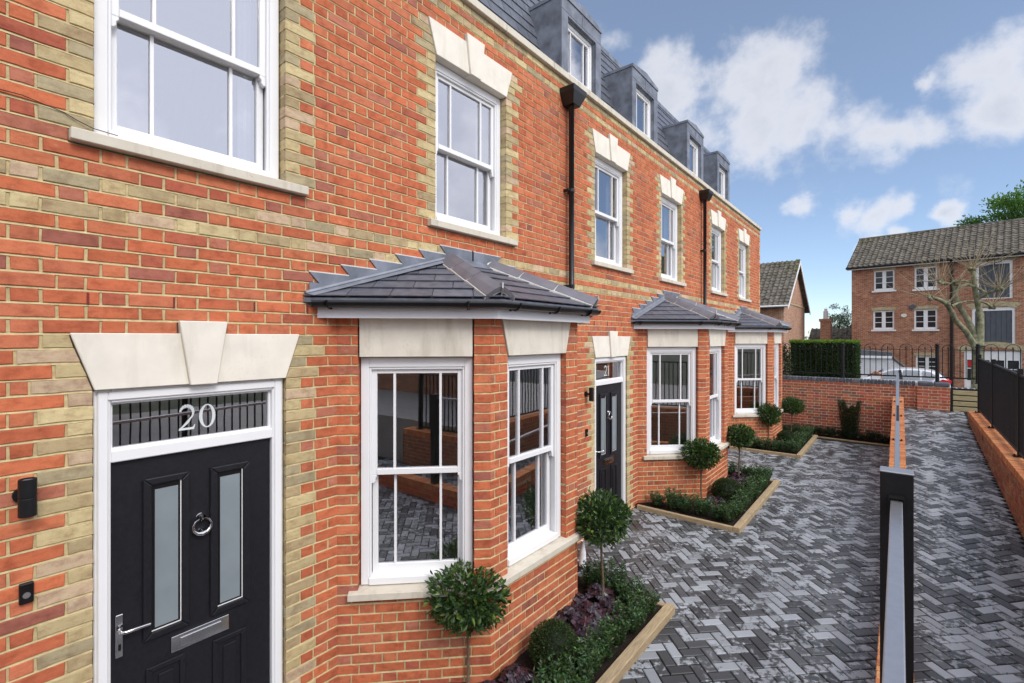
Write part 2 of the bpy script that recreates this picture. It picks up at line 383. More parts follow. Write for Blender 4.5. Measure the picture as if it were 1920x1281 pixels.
def brick_geo(b, depth, r, fine):
    """local: x along, y into the wall, z up; b = (s0b, s0t, s1b, s1t, z0, z1)"""
    s0b, s0t, s1b, s1t, z0, z1 = b
    k = 3 if (fine and s1b - s0b > .12) else (2 if fine else 1)
    lp = [(s0b + (s1b - s0b) * i / k, z0) for i in range(k + 1)] + [(s1t + (s0t - s1t) * i / k, z1) for i in range(k + 1)]
    j = .0026 if fine else .0008
    lp = [(x + r.uniform(-j, j), z + r.uniform(-j, j)) for x, z in lp]
    cx = (s0b + s1b + s0t + s1t) / 4; cz = (z0 + z1) / 2; hw = max(.02, (s1b - s0b) / 2); hh = (z1 - z0) / 2
    ins = .0032; pr = r.uniform(-.0015, .0015)
    n = len(lp)
    front = [(cx + (x - cx) * (1 - ins / hw), pr, cz + (z - cz) * (1 - ins / hh)) for x, z in lp]
    mid = [(x, pr + .0035, z) for x, z in lp]; back = [(x, depth, z) for x, z in lp]
    fs = [tuple(range(n))] + [(n + i, n + (i + 1) % n, (i + 1) % n, i) for i in range(n)] + [(2 * n + i, 2 * n + (i + 1) % n, n + (i + 1) % n, n + i) for i in range(n)]
    return front + mid + back, fs

def subtract(iv, a):
    """iv list of (lb, lt, ljamb, rb, rt, rjamb); a = (ab, at, bb, bt, q) obstacle ends"""
    out = []
    for lb, lt, lj, rb, rt, rj in iv:
        ab, at, bb, bt, q = a
        if max(bb, bt) <= min(lb, lt) or min(ab, at) >= max(rb, rt): out.append((lb, lt, lj, rb, rt, rj)); continue
        if max(ab, at) > min(lb, lt) + .02: out.append((lb, lt, lj, ab, at, q))
        if min(bb, bt) < max(rb, rt) - .02: out.append((bb, bt, q, rb, rt, rj))
    return out

J = .0115
def courses(A, B, n0, n1, zoff, obst, band, r, phase=.54, bufq=True, ztop=None, ends=(False, False)):
    """Flemish-bond bricks and the solid runs behind them. obst: (z0, z1, ab, at, bb, bt, quoin)"""
    bricks = []; runs = []
    for n in range(n0, n1):
        z0 = zoff + .075 * n; z1 = z0 + .064; zm = z0 + .0325
        if ztop and z1 > ztop: z1 = ztop
        iv = [(A, A, ends[0], B, B, ends[1])]
        for (oz0, oz1, ab, at, bb, bt, q) in obst:
            if oz0 < zm < oz1:
                f = lambda p, q_, z: p + (q_ - p) * min(1, max(0, (z - oz0) / (oz1 - oz0)))
                iv = subtract(iv, (f(ab, at, z0), f(ab, at, z1), f(bb, bt, z0), f(bb, bt, z1), q))
        for lb, lt, lj, rb, rt, rj in iv:
            runs.append((n, z0 - .005, min(z0 + .07, (ztop or 99)), lb, lt, rb, rt, bool(lj), bool(rj)))
            L, Rr = max(lb, lt), min(rb, rt); even = n % 2 == 0
            qw = .215 if even else .1025
            pieces = []
            l2, r2 = L, Rr
            mg = J / 2
            if lj == 'q' and L + qw < Rr: pieces.append([lb + mg, lt + mg, L + qw, L + qw, 'b', .105]); l2 = L + qw + J
            if rj == 'q' and Rr - qw > l2: pieces.append([Rr - qw, Rr - qw, rb - mg, rt - mg, 'b', .105]); r2 = Rr - qw - J
            # joints of the running bond
            ph = phase if not even else phase - .16875
            k = math.floor((l2 - ph) / .3375) - 1; cuts = [l2]
            x = ph + k * .3375
            while x < r2:
                for c in (x - J, x + .215):
                    if l2 + .042 < c < r2 - .042 - J: cuts.append(c)
                x += .3375
            cuts = sorted(set(cuts)); segs = []
            for i, c in enumerate(cuts):
                a = c if i == 0 else c + J
                b = cuts[i + 1] if i + 1 < len(cuts) else r2
                segs.append([a, a, b, b, 'b' if band(n) else 'r', .03])
            if segs:
                s = segs[0]
                if lj != 'q': s[0], s[1] = lb + (mg if lj else 0), lt + (mg if lj else 0); s[5] = .105 if lj else .03
                s = segs[-1]
                if rj != 'q': s[2], s[3] = rb - (mg if rj else 0), rt - (mg if rj else 0); s[5] = max(s[5], .105 if rj else .03)
            for p in pieces + segs:
                if p[2] - p[0] < .012: continue
                bricks.append((p[0], p[1], p[2], p[3], z0, z1, buff(r) if p[4] == 'b' else red(r), p[5]))
    return bricks, runs

def mortar_runs(mb, fr, runs, thick, d=-.006):
    """merge equal runs of successive courses into taller blocks"""
    groups = []
    for (n, z0, z1, lb, lt, rb, rt, lj, rj) in sorted(runs, key=lambda q: (round(q[3], 3), round(q[5], 3), q[0])):
        straight = abs(lb - lt) < 1e-6 and abs(rb - rt) < 1e-6
        g = groups[-1] if groups else None
        if g and straight and g['st'] and g['n'] == n - 1 and abs(g['l'] - lb) < 1e-6 and abs(g['r'] - rb) < 1e-6: g['n'] = n; g['z1'] = z1
        else: groups.append(dict(n=n, z0=z0, z1=z1, l=lb, lt=lt, r=rb, rt=rt, st=straight, lj=lj, rj=rj))
    for (n, z0, z1, lb, lt, rb, rt, lj, rj) in runs:        # weathered bed joints: flush below, recessed under the brick above
        zz = z0 + .005; a, b = lb + (.008 if lj else 0), rb - (.008 if rj else 0)
        mb.prism([fr.p(a, zz - .0105, -.02), fr.p(a, zz - .0105, -.0012), fr.p(a, zz + .0005, -.0075), fr.p(a, zz + .0005, -.02)][::-1], fr.u * (b - a))
    for g in groups:
        a = .008 if g['lj'] else 0; b = .008 if g['rj'] else 0
        pts = [(g['l'] + a, g['z0']), (g['r'] - b, g['z0']), (g['rt'] - b if not g['st'] else g['r'] - b, g['z1']), (g['lt'] + a if not g['st'] else g['l'] + a, g['z1'])]
        fr.poly(mb, pts, d - thick, d)

BR_CACHE = {}
def lay_bricks(items, parent, base, limit=300, single='brick', joined='brick_j', name='brick', zshear=0):
    """items: (frame, brick). The largest in view become objects, the rest one joined part."""
    sc = []
    for i, (fr, b) in enumerate(items):
        p = fr.p((b[0] + b[2]) / 2, (b[4] + b[5]) / 2) + base
        v = seen(p); facing = (Vector((CAMX, 0, CAMH)) - p).normalized().dot(fr.n)
        sc.append((v * v * max(0, facing) * (b[2] - b[0]) if v else 0, i))
    top = set(i for k, i in sorted(sc, reverse=True)[:limit] if k > 0)
    mb = MB(); r = random.Random(3)
    for i, (fr, b) in enumerate(items):
        sz = sc[i][0]; zs = zshear * (b[0] + b[2]) / 2
        if i in top:
            w, h = b[2] - b[0], b[5] - b[4]
            key = (name, single, round(w, 3), round(b[1] - b[0], 3), round(b[3] - b[2], 3), round(h, 3), b[7], r.randrange(3))
            if key not in BR_CACHE:
                vs, fs = brick_geo((0, b[1] - b[0], w, b[3] - b[0], 0, h), b[7], r, True)
                m = MB().add(vs, fs); BR_CACHE[key] = m.mesh(name, single)
            o = link(name, BR_CACHE[key], parent, fr.p(b[0], b[4] + zs)); o.rotation_euler = (0, 0, fr.rz); o.color = (*b[6], 1)
        else:
            vs, fs = brick_geo(b[:6], b[7], r, sz > .002)
            mb.add([fr.p(x, z + zs, -y) for x, y, z in vs], fs, b[6])
    if mb.v: mb.build(name + 'work' if name == 'brick' else name + '_field', joined, parent, kind='stuff')

# ------------------------------------------------------------------ sash window
WIN_CACHE = {}
def sash_window(parent, fr, s0, z0, w, h, d=-.07, sill=None, name='sash_window', horns=True, two=True):
    """box-sash window with margin lights; front of its frame at depth d. Coordinates are local to the window."""
    key = (round(w, 3), round(h, 3), two)
    root_loc = fr.p(s0, z0, d)
    if key not in WIN_CACHE:
        L = Fr((0, 0, 0), (1, 0, 0)); C = {}
        fw = .062; m = MB()
        L.box(m, 0, fw, 0, h, -.12, 0); L.box(m, w - fw, w, 0, h, -.12, 0); L.box(m, fw, w - fw, h - .075, h, -.12, 0)
        L.box(m, fw, w - fw, 0, .055, -.12, .012)
        L.box(m, fw, fw + .016, .055, h - .075, -.03, -.008); L.box(m, w - fw - .016, w - fw, .055, h - .075, -.03, -.008); L.box(m, fw + .016, w - fw - .016, h - .093, h - .075, -.03, -.008)
        C['frame'] = m.mesh('frame', 'white')
        iw0, iw1 = fw + .012, w - fw - .012; zt = h - .085; zb = .05; zm = (zt + zb) / 2
        st = .042
        def sash(za, zb_, dep, bot, top):
            q = MB(); L.box(q, iw0, iw0 + st, za, zb_, dep - .04, dep); L.box(q, iw1 - st, iw1, za, zb_, dep - .04, dep)
            L.box(q, iw0 + st, iw1 - st, za, za + bot, dep - .04, dep + (.006 if bot < .05 else 0)); L.box(q, iw0 + st, iw1 - st, zb_ - top, zb_, dep - .04, dep); return q
        if two:
            up = sash(zm - .02, zt, -.03, .045, .04)
            if horns:
                for a, sg in ((iw0, 1), (iw1, -1)):
                    L.poly(up, [(a, zm - .085), (a + sg * .018, zm - .085), (a + sg * .03, zm - .07), (a + sg * .03, zm - .05), (a + sg * .042, zm - .035), (a + sg * .042, zm - .02), (a, zm - .02)][::sg], -.068, -.03)
            lo = sash(zb, zm + .02, -.075, .07, .04)
            C['sash'] = [up.mesh('upper_sash', 'white'), lo.mesh('lower_sash', 'white')]
            zones = [(zm + .025, zt - .04, -.05), (zb + .07, zm - .02, -.095)]
        else:
            C['sash'] = [sash(zb, zt, -.03, .05, .04).mesh('upper_sash', 'white')]; zones = [(zb + .05, zt - .04, -.05)]
        g0, g1 = iw0 + st, iw1 - st; gw = g1 - g0; bx = [g0 + gw * .215, g1 - gw * .215]
        C['bar'] = []; C['pane'] = []
        for za, zb_, dep in zones:
            for b in bx: q = MB(); L.box(q, b - .009, b + .009, za, zb_, dep - .012, dep + .018); C['bar'].append(q.mesh('glazing_bar', 'white'))
            e = [g0] + bx + [g1]
            for i in range(3):
                q = MB(); a0, a1 = e[i] + (0 if i == 0 else .009), e[i + 1] - (0 if i == 2 else .009)
                q.add([L.p(a0, za, dep), L.p(a1, za, dep), L.p(a1, zb_, dep), L.p(a0, zb_, dep)], [(0, 1, 2, 3)]); C['pane'].append(q.mesh('pane', 'glass'))
        WIN_CACHE[key] = C
    C = WIN_CACHE[key]
    o = link(name, C['frame'], parent, root_loc); o.rotation_euler = (0, 0, fr.rz); bevel(o, .004)
    for i, me in enumerate(C['sash']): bevel(link('upper_sash' if i == 0 else 'lower_sash', me, o), .003)
    for me in C['bar']: link('glazing_bar', me, o)
    for me in C['pane']: link('pane', me, o)
    return o

# ------------------------------------------------------------------ the terrace
PITCH = 5.30
Q = math.sqrt(.5)
ZO = .026
BY0, BB, BFW = 1.955, .815, 1.285            # bay: start along the facade, projection, front width
BY1 = BY0 + 2 * BB + BFW
Z3 = Vector((0, 0, 1))

def clip_poly(poly, a, b):
    """keep the part of 2D poly left of the line a->b"""
    out = []
    def side(p): return (b[0] - a[0]) * (p[1] - a[1]) - (b[1] - a[1]) * (p[0] - a[0])
    for i in range(len(poly)):
        p, q = poly[i], poly[(i + 1) % len(poly)]; sp, sq = side(p), side(q)
        if sp >= 0: out.append(p)
        if (sp >= 0) != (sq >= 0):
            t = sp / (sp - sq); out.append((p[0] + (q[0] - p[0]) * t, p[1] + (q[1] - p[1]) * t))
    return out

def slate_face(parent, corners, width, gauge, r, mat='slate', name='slate', thick=.007, gap=.003, skip=None):
    """corners: planar convex polygon (3D), first edge is the eave. Lays slates in courses on it."""
    P = [Vector(c) for c in corners]; o = P[0]; u = (P[1] - P[0]).normalized(); n = (P[1] - P[0]).cross(P[-1] - P[0]).normalized(); v = n.cross(u)
    poly = [((p - o).dot(u), (p - o).dot(v)) for p in P]
    vmax = max(p[1] for p in poly); umin = min(p[0] for p in poly); umax = max(p[0] for p in poly)
    row = 0; y = 0
    while y < vmax - .01:
        x = umin - (width / 2 if row % 2 else 0) - r.uniform(0, .02)
        while x < umax:
            q = [(x + gap, y), (x + width - gap, y), (x + width - gap, y + gauge * 1.02), (x + gap, y + gauge * 1.02)]
            for i in range(len(poly)):
                q = clip_poly(q, poly[i], poly[(i + 1) % len(poly)])
                if len(q) < 3: break
            if len(q) >= 3:
                ar = abs(sum(q[i][0] * q[(i + 1) % len(q)][1] - q[(i + 1) % len(q)][0] * q[i][1] for i in range(len(q)))) / 2
                if ar > .0015:
                    jz = r.uniform(0, .002); c0 = o + u * q[0][0] + v * q[0][1]
                    if not skip or not skip(c0 + u * width / 2):
                        pts = []
                        for a, b in q: pts.append(o + u * a + v * b + n * (.004 + jz + .012 * (1 - (b - y) / gauge)) - c0)
                        MB().prism(pts, n * thick).build(name, mat, parent, loc=c0)
            x += width
        y += gauge; row += 1

def digits(fr, s, z, h, text, d, parent):
    """serif figures as thin plates"""
    for ch in text:
        m = MB()
        if ch == '0':
            w = h * .62; k = 28; cx = s + w / 2; cz = z + h / 2; o_, i_ = [], []
            for j in range(k):
                t = 2 * math.pi * j / k; o_.append((cx + w / 2 * math.cos(t), cz + h / 2 * math.sin(t))); i_.append((cx + w * .30 * math.cos(t), cz + h * .455 * math.sin(t)))
            for j in range(k): jj = (j + 1) % k; fr.poly(m, [o_[j], o_[jj], i_[jj], i_[j]], d, d + .0015)
        elif ch == '1':
            w = h * .4; cx = s + w / 2
            fr.poly(m, [(cx - h * .055, z + h * .03), (cx + h * .055, z + h * .03), (cx + h * .055, z + h), (cx - h * .055, z + h * .9)], d, d + .0015)
            fr.poly(m, [(cx - h * .17, z), (cx + h * .17, z), (cx + h * .17, z + h * .035), (cx - h * .17, z + h * .035)], d + .0004, d + .0017)
            fr.poly(m, [(cx - h * .2, z + h * .82), (cx - h * .03, z + h * .88), (cx - h * .03, z + h * .98), (cx - h * .2, z + h * .87)], d + .0006, d + .0019)
        else:
            w = h * .6; pts = []
            for t in range(0, 13): a = R(165 - t * 18.5); pts.append((s + w * .47 + w * .40 * math.cos(a), z + h * .70 + h * .29 * math.sin(a), h * (.03 + .045 * math.sin(math.pi * min(1, t / 10)) ** 1.2)))
            pts += [(s + w * .55, z + h * .33, h * .05), (s + w * .30, z + h * .17, h * .035), (s + w * .06, z + h * .05, h * .02)]
            for a, b in zip(pts, pts[1:]):
                dx, dz = b[0] - a[0], b[1] - a[1]; l = math.hypot(dx, dz); nx, nz = -dz / l, dx / l
                fr.poly(m, [(a[0] - nx * a[2], a[1] - nz * a[2]), (a[0] + nx * a[2], a[1] + nz * a[2]), (b[0] + nx * b[2], b[1] + nz * b[2]), (b[0] - nx * b[2], b[1] - nz * b[2])][::-1], d, d + .0015)
            fr.poly(m, [(s, z), (s + w * .92, z), (s + w, z + h * .2), (s + w * .95, z + h * .2), (s + w * .84, z + h * .09), (s + w * .05, z + h * .09)], d + .0004, d + .0017)
            w = h * .64
        m.build('house_number', 'etch', parent); s += w + h * .1

def front_door(H, fr, number):
    x0, x1, zt = .568, 1.565, 2.424
    f = MB(); d0, d1 = -.12, -.03
    fr.box(f, x0, x0 + .072, 0, zt, d0, d1); fr.box(f, x1 - .072, x1, 0, zt, d0, d1); fr.box(f, x0 + .072, x1 - .072, zt - .075, zt, d0, d1)
    fr.box(f, x0 + .072, x1 - .072, 2.025, 2.09, d0, d1)
    fr.box(f, x0 + .014, x0 + .06, .02, zt - .014, d1, d1 + .012); fr.box(f, x1 - .06, x1 - .014, .02, zt - .014, d1, d1 + .012); fr.box(f, x0 + .06, x1 - .06, zt - .06, zt - .014, d1, d1 + .012)
    fr.box(f, x0 + .072, x1 - .072, 0, .045, d0, d1 + .03)
    o = f.build('door_frame', 'white', H); bevel(o, .005)
    g = MB(); g.add([fr.p(x0 + .072, 2.09, -.08), fr.p(x1 - .072, 2.09, -.08), fr.p(x1 - .072, zt - .075, -.08), fr.p(x0 + .072, zt - .075, -.08)], [(0, 1, 2, 3)]); g.build('fanlight', 'glass', o)
    b = MB(); fr.box(b, x0 + .072, x1 - .072, 2.09, 2.1, -.078, -.06); fr.box(b, x0 + .072, x1 - .072, zt - .087, zt - .075, -.078, -.06); fr.box(b, x0 + .072, x0 + .084, 2.1, zt - .087, -.078, -.06); fr.box(b, x1 - .084, x1 - .072, 2.1, zt - .087, -.078, -.06)
    b.build('glazing_bead', 'white', o)
    if number: digits(fr, .965, 2.145, .145, number, -.077, o)
    # leaf
    l0, l1 = x0 + .075, x1 - .075; D = -.062
    m = MB(); fr.box(m, l0, l1, .05, 2.02, D - .045, D); leaf = m.build('door', 'doorblk', H)
    for (a, b_, z0, z1, glazed) in ((.785, 1.015, .975, 1.90, 1), (1.125, 1.357, .97, 1.895, 1), (.80, .995, .2, .815, 0), (1.14, 1.335, .2, .81, 0)):
        k = MB(); rim = .042 if glazed else .03; e = .018 if glazed else .012
        fr.poly(k, [(a, z0), (b_, z0), (b_ - rim, z0 + rim), (a + rim, z0 + rim)], D, D + e); fr.poly(k, [(a + rim, z1 - rim), (b_ - rim, z1 - rim), (b_, z1), (a, z1)], D, D + e)
        fr.poly(k, [(a, z0), (a + rim, z0 + rim), (a + rim, z1 - rim), (a, z1)], D, D + e); fr.poly(k, [(b_ - rim, z0 + rim), (b_, z0), (b_, z1), (b_ - rim, z1 - rim)], D, D + e)
        if not glazed: fr.box(k, a + rim + .03, b_ - rim - .03, z0 + rim + .03, z1 - rim - .03, D, D + .008)
        q = k.build('panel_moulding', 'doorblk', leaf); bevel(q, .007, 2)
        if glazed:
            a, b_, z0, z1 = a + rim, b_ - rim, z0 + rim, z1 - rim
            k = MB(); fr.box(k, a, b_, z0, z1, D, D + .003); k.build('clear_border', 'black', leaf)
            k = MB(); fr.box(k, a + .016, b_ - .016, z0 + .016, z1 - .03, D + .003, D + .0045); k.build('frosted_pane', 'frost', leaf)
            k = MB(); fr.box(k, b_ - .005, b_, z0, z1, D + .003, D + .006); fr.box(k, a, b_ - .005, z0, z0 + .005, D + .003, D + .006); k.build('pane_edge', 'white', leaf)
    k = MB(); fr.box(k, .92, 1.232, .847, .94, D, D + .012); fr.box(k, .965, 1.187, .868, .92, D + .012, D + .018); bevel(k.build('letter_plate', 'chrome', leaf), .004, 2)
    k = MB(); c = fr.p(1.076, 1.602, D + .012); k.tube([fr.p(1.076, 1.602, D), fr.p(1.076, 1.602, D + .012), fr.p(1.076, 1.602, D + .03), fr.p(1.076, 1.602, D + .042)], [.025, .022, .02, .006], 14)
    ring = [fr.p(1.076 + .05 * math.sin(t), 1.555 + .048 * math.cos(t), D + .03) for t in [R(15 + 33 * i) for i in range(11)]]
    k.tube(ring, [.005, .0055, .006, .009, .013, .017, .013, .009, .006, .0055, .005], 8); k.tube([fr.p(1.076, 1.515, D), fr.p(1.076, 1.515, D + .02)], .018, 12)
    k.build('door_knocker', 'chrome', leaf, True)
    k = MB(); fr.box(k, .664, .698, .945, 1.18, D, D + .009); pl = k.build('handle_plate', 'chrome', leaf); bevel(pl, .003)
    k = MB(); k.tube([fr.p(.682, 1.095, D + .009), fr.p(.682, 1.095, D + .05), fr.p(.70, 1.095, D + .058), fr.p(.81, 1.09, D + .055)], [.011, .0105, .01, .008], 8); k.build('lever_handle', 'chrome', pl, True)
    k = MB(); fr.box(k, .676, .688, .985, 1.02, D + .009, D + .013); k.build('keyhole', 'black', pl)

def stone_lintel(H, fr, c, w, z, name='window_lintel', proud=.012, part='lintel', hh=.30):
    """flat-arch cast-stone lintel with a keystone; c centre, w clear opening"""
    a, b = c - w / 2, c + w / 2; sp = .097
    kb, kt = .072, .128
    m = MB()
    fr.poly(m, [(a, z), (c - kb, z), (c - kt + .012, z + hh), (a - sp, z + hh)], -.1, proud); fr.poly(m, [(c + kb, z), (b, z), (b + sp, z + hh), (c + kt - .012, z + hh)], -.1, proud)
    o = m.build(part, 'stone', H); bevel(o, .004)
    k = MB(); fr.poly(k, [(c - kb + .002, z - .004), (c + kb - .002, z - .004), (c + kt, z + hh + .075), (c - kt, z + hh + .075)], -.1, proud + .022); bevel(k.build('keystone', 'stone', o), .004)

def stone_sill(H, fr, a, b, z0, z1, out=.05):
    m = MB(); m.prism([fr.p(a, z0, -.1), fr.p(a, z0, out), fr.p(a, z1 - .012, out), fr.p(a, z1, -.02), fr.p(a, z1, -.1)][::-1], fr.u * (b - a))
    bevel(m.build('window_sill', 'stone_sill', H), .004)

def bay_window(H, k, r, items, mb):
    c0 = Fr((0, BY0, 0), (Q, Q, 0)); c1 = Fr((BB, BY0 + BB, 0), (0, 1, 0)); c2 = Fr((BB, BY0 + BB + BFW, 0), (-Q, Q, 0))
    CL = BB / Q; wz0, wz1 = .806, 2.556
    for fi, (fr, L, o0, o1) in enumerate(((c0, CL, .158, 1.017), (c1, BFW, .2125, 1.0725), (c2, CL, .1356, .9946))):
        if fi == 1: lint = (wz1, 2.86, o0, o0 - .085, o1, o1 + .085, 'j')
        else: lint = (wz1, 2.86, o0, o0, o1, o1, 'j')
        ob = [(.776, wz1, o0, o0, o1, o1, 'j'), lint]
        bs, rs = courses(0, L, -2, 38, ZO, ob, lambda n: False, r, phase=.11 if fi != 1 else .06)
        # squint corners: alternate the brick that turns the corner in colour
        items += [(fr, b) for b in bs]; mortar_runs(mb, fr, rs, .10)
        m = MB(); 
        if fi == 1: fr.poly(m, [(o0 + .006, wz1), (o1 - .006, wz1), (o1 + .08, 2.86), (o0 - .08, 2.86)], -.1, .008)
        else: fr.box(m, o0 + .006, o1 - .006, wz1, 2.86, -.1, .008)
        bevel(m.build('bay_lintel', 'stone_bay', H), .004)
        w = sash_window(H, fr, o0 + .004, wz0 + .006, o1 - o0 - .008, wz1 - wz0 - .012, -.055, name='bay_sash_window')
    # sill running round the bay
    def off(e):
        t = e * math.tan(R(22.5)); return [(0, BY0 - e / Q), (BB + e, BY0 + BB - t), (BB + e, BY0 + BB + BFW + t), (0, BY1 + e / Q)]
    def shift(e, cut):
        p = off(e); d = cut
        a = Vector(p[0]) + (Vector(p[1]) - Vector(p[0])).normalized() * d; b = Vector(p[3]) + (Vector(p[2]) - Vector(p[3])).normalized() * d
        return [a, Vector(p[1]), Vector(p[2]), b]
    for i in range(3):
        po, pi = shift(.05, .135), shift(-.1, -.0 + .0)
        pi = [Vector(x) for x in off(-.1)]; pi[0] = po[0] + Vector((-Q, Q)) * .15; pi[3] = po[3] + Vector((-Q, -Q)) * .15
        a, b, c, d = po[i], po[i + 1], pi[i + 1], pi[i]
        m = MB(); z0, z1 = .742, .808
        vs = [(a.x, a.y, z0), (b.x, b.y, z0), (c.x, c.y, z0), (d.x, d.y, z0), (a.x, a.y, z1 - .012), (b.x, b.y, z1 - .012), (c.x, c.y, z1), (d.x, d.y, z1)]
        m.add(vs, [(0, 3, 2, 1), (4, 5, 6, 7), (0, 1, 5, 4), (1, 2, 6, 5), (2, 3, 7, 6), (3, 0, 4, 7)]); bevel(m.build('bay_sill', 'stone_sill', H), .004)
    # eaves: soffit and fascia, gutter
    fa, fi_ = off(.11), off(.09); z0, z1 = 2.846, 2.925
    m = MB()
    for i in range(3):
        a, b, c, d = fa[i], fa[i + 1], fi_[i + 1], fi_[i]; m.add([(*a, z0), (*b, z0), (*c, z0), (*d, z0), (*a, z1), (*b, z1), (*c, z1), (*d, z1)], [(0, 3, 2, 1), (4, 5, 6, 7), (0, 1, 5, 4), (1, 2, 6, 5), (2, 3, 7, 6), (3, 0, 4, 7)])
    sf = off(.10); m.add([(x, y, 2.862) for x, y in sf], [(3, 2, 1, 0)])
    fas = m.build('bay_fascia', 'fascia', H)
    gut = MB(); gp = off(.165); gz = 2.968; prof = [(.05 * math.cos(t), .05 * math.sin(t)) for t in [R(180 + 22.5 * i) for i in range(9)]]; prof = prof + [(x * .9, y * .9) for x, y in prof[::-1]]
    gp = [(gp[0][0] + .03, gp[0][1] + .03), gp[1], gp[2], (gp[3][0] + .03, gp[3][1] - .03)]
    nrm = [Vector((Q, -Q)), Vector((1, 0)), Vector((Q, Q))]; js = [nrm[0], (nrm[0] + nrm[1]).normalized() / math.cos(R(22.5)), (nrm[1] + nrm[2]).normalized() / math.cos(R(22.5)), nrm[2]]
    vs = []
    for p, j in zip(gp, js):
        for a, b in prof: vs.append((p[0] + j.x * a, p[1] + j.y * a, gz + b))
    n = len(prof); gut.add(vs, [(i * n + j, (i + 1) * n + j, (i + 1) * n + (j + 1) % n, i * n + (j + 1) % n)[::-1] for i in range(3) for j in range(n)] + [tuple(range(n)), tuple(range(4 * n - 1, 3 * n - 1, -1))])
    g = gut.build('gutter', 'black', H, True)
    for i, ts in ((0, (.08, .82)), (1, (.12, .5, .88)), (2, (.2, .8))):
        for t in ts:
            p = Vector(gp[i]).lerp(Vector(gp[i + 1]), t); nn = nrm[i]; m = MB()
            pts = [(p.x + nn.x * a, p.y + nn.y * a, gz + b) for a, b in [(-.054, .02)] + [(.056 * math.cos(q), .056 * math.sin(q)) for q in [R(180 + 30 * j) for j in range(7)]]]
            m.tube(pts, .007, 5); m.tube([(p.x - nn.x * .055, p.y - nn.y * .055, gz - .06), (p.x - nn.x * .05, p.y - nn.y * .05, gz)], .012, 5); m.build('gutter_bracket', 'black', g)
    # roof
    e = off(.185); ez = 2.985; TZ = 3.405; T0, T1 = (0, BY0 + 1.165), (0, BY1 - 1.165)
    E = [Vector((*p, ez)) for p in e]; t0, t1 = Vector((*T0, TZ)), Vector((*T1, TZ))
    rm = MB(); rm.add([E[0], E[1], E[2], E[3], t1, t0], [(0, 1, 5), (1, 2, 4, 5), (2, 3, 4)]); under = [v - Vector((0, 0, .03)) for v in (E[0], E[1], E[2], E[3])]
    rm.add(under, [(3, 2, 1, 0)]); rm.add([E[0], E[1], E[2], E[3]] + under, [(4, 5, 1, 0), (5, 6, 2, 1), (6, 7, 3, 2)])
    roof = rm.build('bay_roof', 'slate', H)
    slate_face(roof, [E[0], E[1], t0], .30, .205, r); slate_face(roof, [E[1], E[2], t1, t0], .30, .205, r); slate_face(roof, [E[2], E[3], t1], .30, .205, r)
    # hip tiles with pale bedding
    for (a, b, na, nb) in ((E[1], t0, (E[0], E[1], t0), (E[1], E[2], t0)), (E[2], t1, (E[1], E[2], t1), (E[2], E[3], t1))):
        n1 = (na[1] - na[0]).cross(na[2] - na[0]).normalized(); n2 = (nb[1] - nb[0]).cross(nb[2] - nb[0]).normalized()
        ax = (b - a).normalized(); w1 = n1.cross(ax).normalized(); w2 = ax.cross(n2).normalized(); up = (n1 + n2).normalized()
        if w1.dot(E[0] - a) < 0 and a == E[1]: w1 = -w1
        if a == E[2] and w1.dot(E[1] - a) < 0: w1 = -w1
        if w2.dot((nb[1] - nb[0])) < 0: w2 = -w2
        Lh = (b - a).length; cuts = [.03, .385, .71, 1.02]
        for i in range(3):
            p0 = a + ax * (Lh * cuts[i] + .004); p1 = a + ax * (Lh * cuts[i + 1] - .004); ln = p1 - p0
            def sec(p, g, th): return [p + w1 * g + up * (.036), p + w1 * .06 + up * (.066 + th * .5), p + up * (.084 + th), p + w2 * .06 + up * (.066 + th * .5), p + w2 * g + up * .036]
            for nm, mt, q0, q1, gg, th, lo in (('hip_tile', 'hiptile', p0, p1, .118, .012, -.004), ('hip_bedding', 'mortar_light', p0 + ax * .006 - up * .010, p1 + ax * .018 - up * .004, .124, .008, -.03)):
                s0, s1 = sec(q0, gg, th), sec(q1, gg, th); b0 = [p - up * .038 for p in s0]; b1 = [p - up * .038 for p in s1]
                m = MB(); n = 5; vs = s0 + s1 + b0 + b1; fs = []
                for j in range(4): fs += [(j, j + 1, n + j + 1, n + j), (2 * n + j + 1, 2 * n + j, 3 * n + j, 3 * n + j + 1), (j + 1, j, 2 * n + j, 2 * n + j + 1), (n + j, n + j + 1, 3 * n + j + 1, 3 * n + j)]
                fs += [(0, n, 3 * n, 2 * n), (n - 1, 2 * n - 1 + 2 * n, 2 * n - 1, 2 * n - 1)][:1] + [(n + 4, 4, 2 * n + 4, 3 * n + 4)]
                m.add(vs, fs); m.build(nm, mt, roof)
        m = MB(); q = a + ax * .03 + up * .03; m.tube([q - up * .02, q + up * .05, q + up * .085 + ax * .015, q + up * .075 + ax * .04], .008, 6); m.build('hip_iron', 'steel', roof)
    # lead: stepped flashing against the wall
    W = Fr((0, 0, 0), (0, 1, 0))
    zr = lambda y: ez + (TZ - ez) * (y - (BY0 - .26)) / (T0[1] - BY0 + .26)
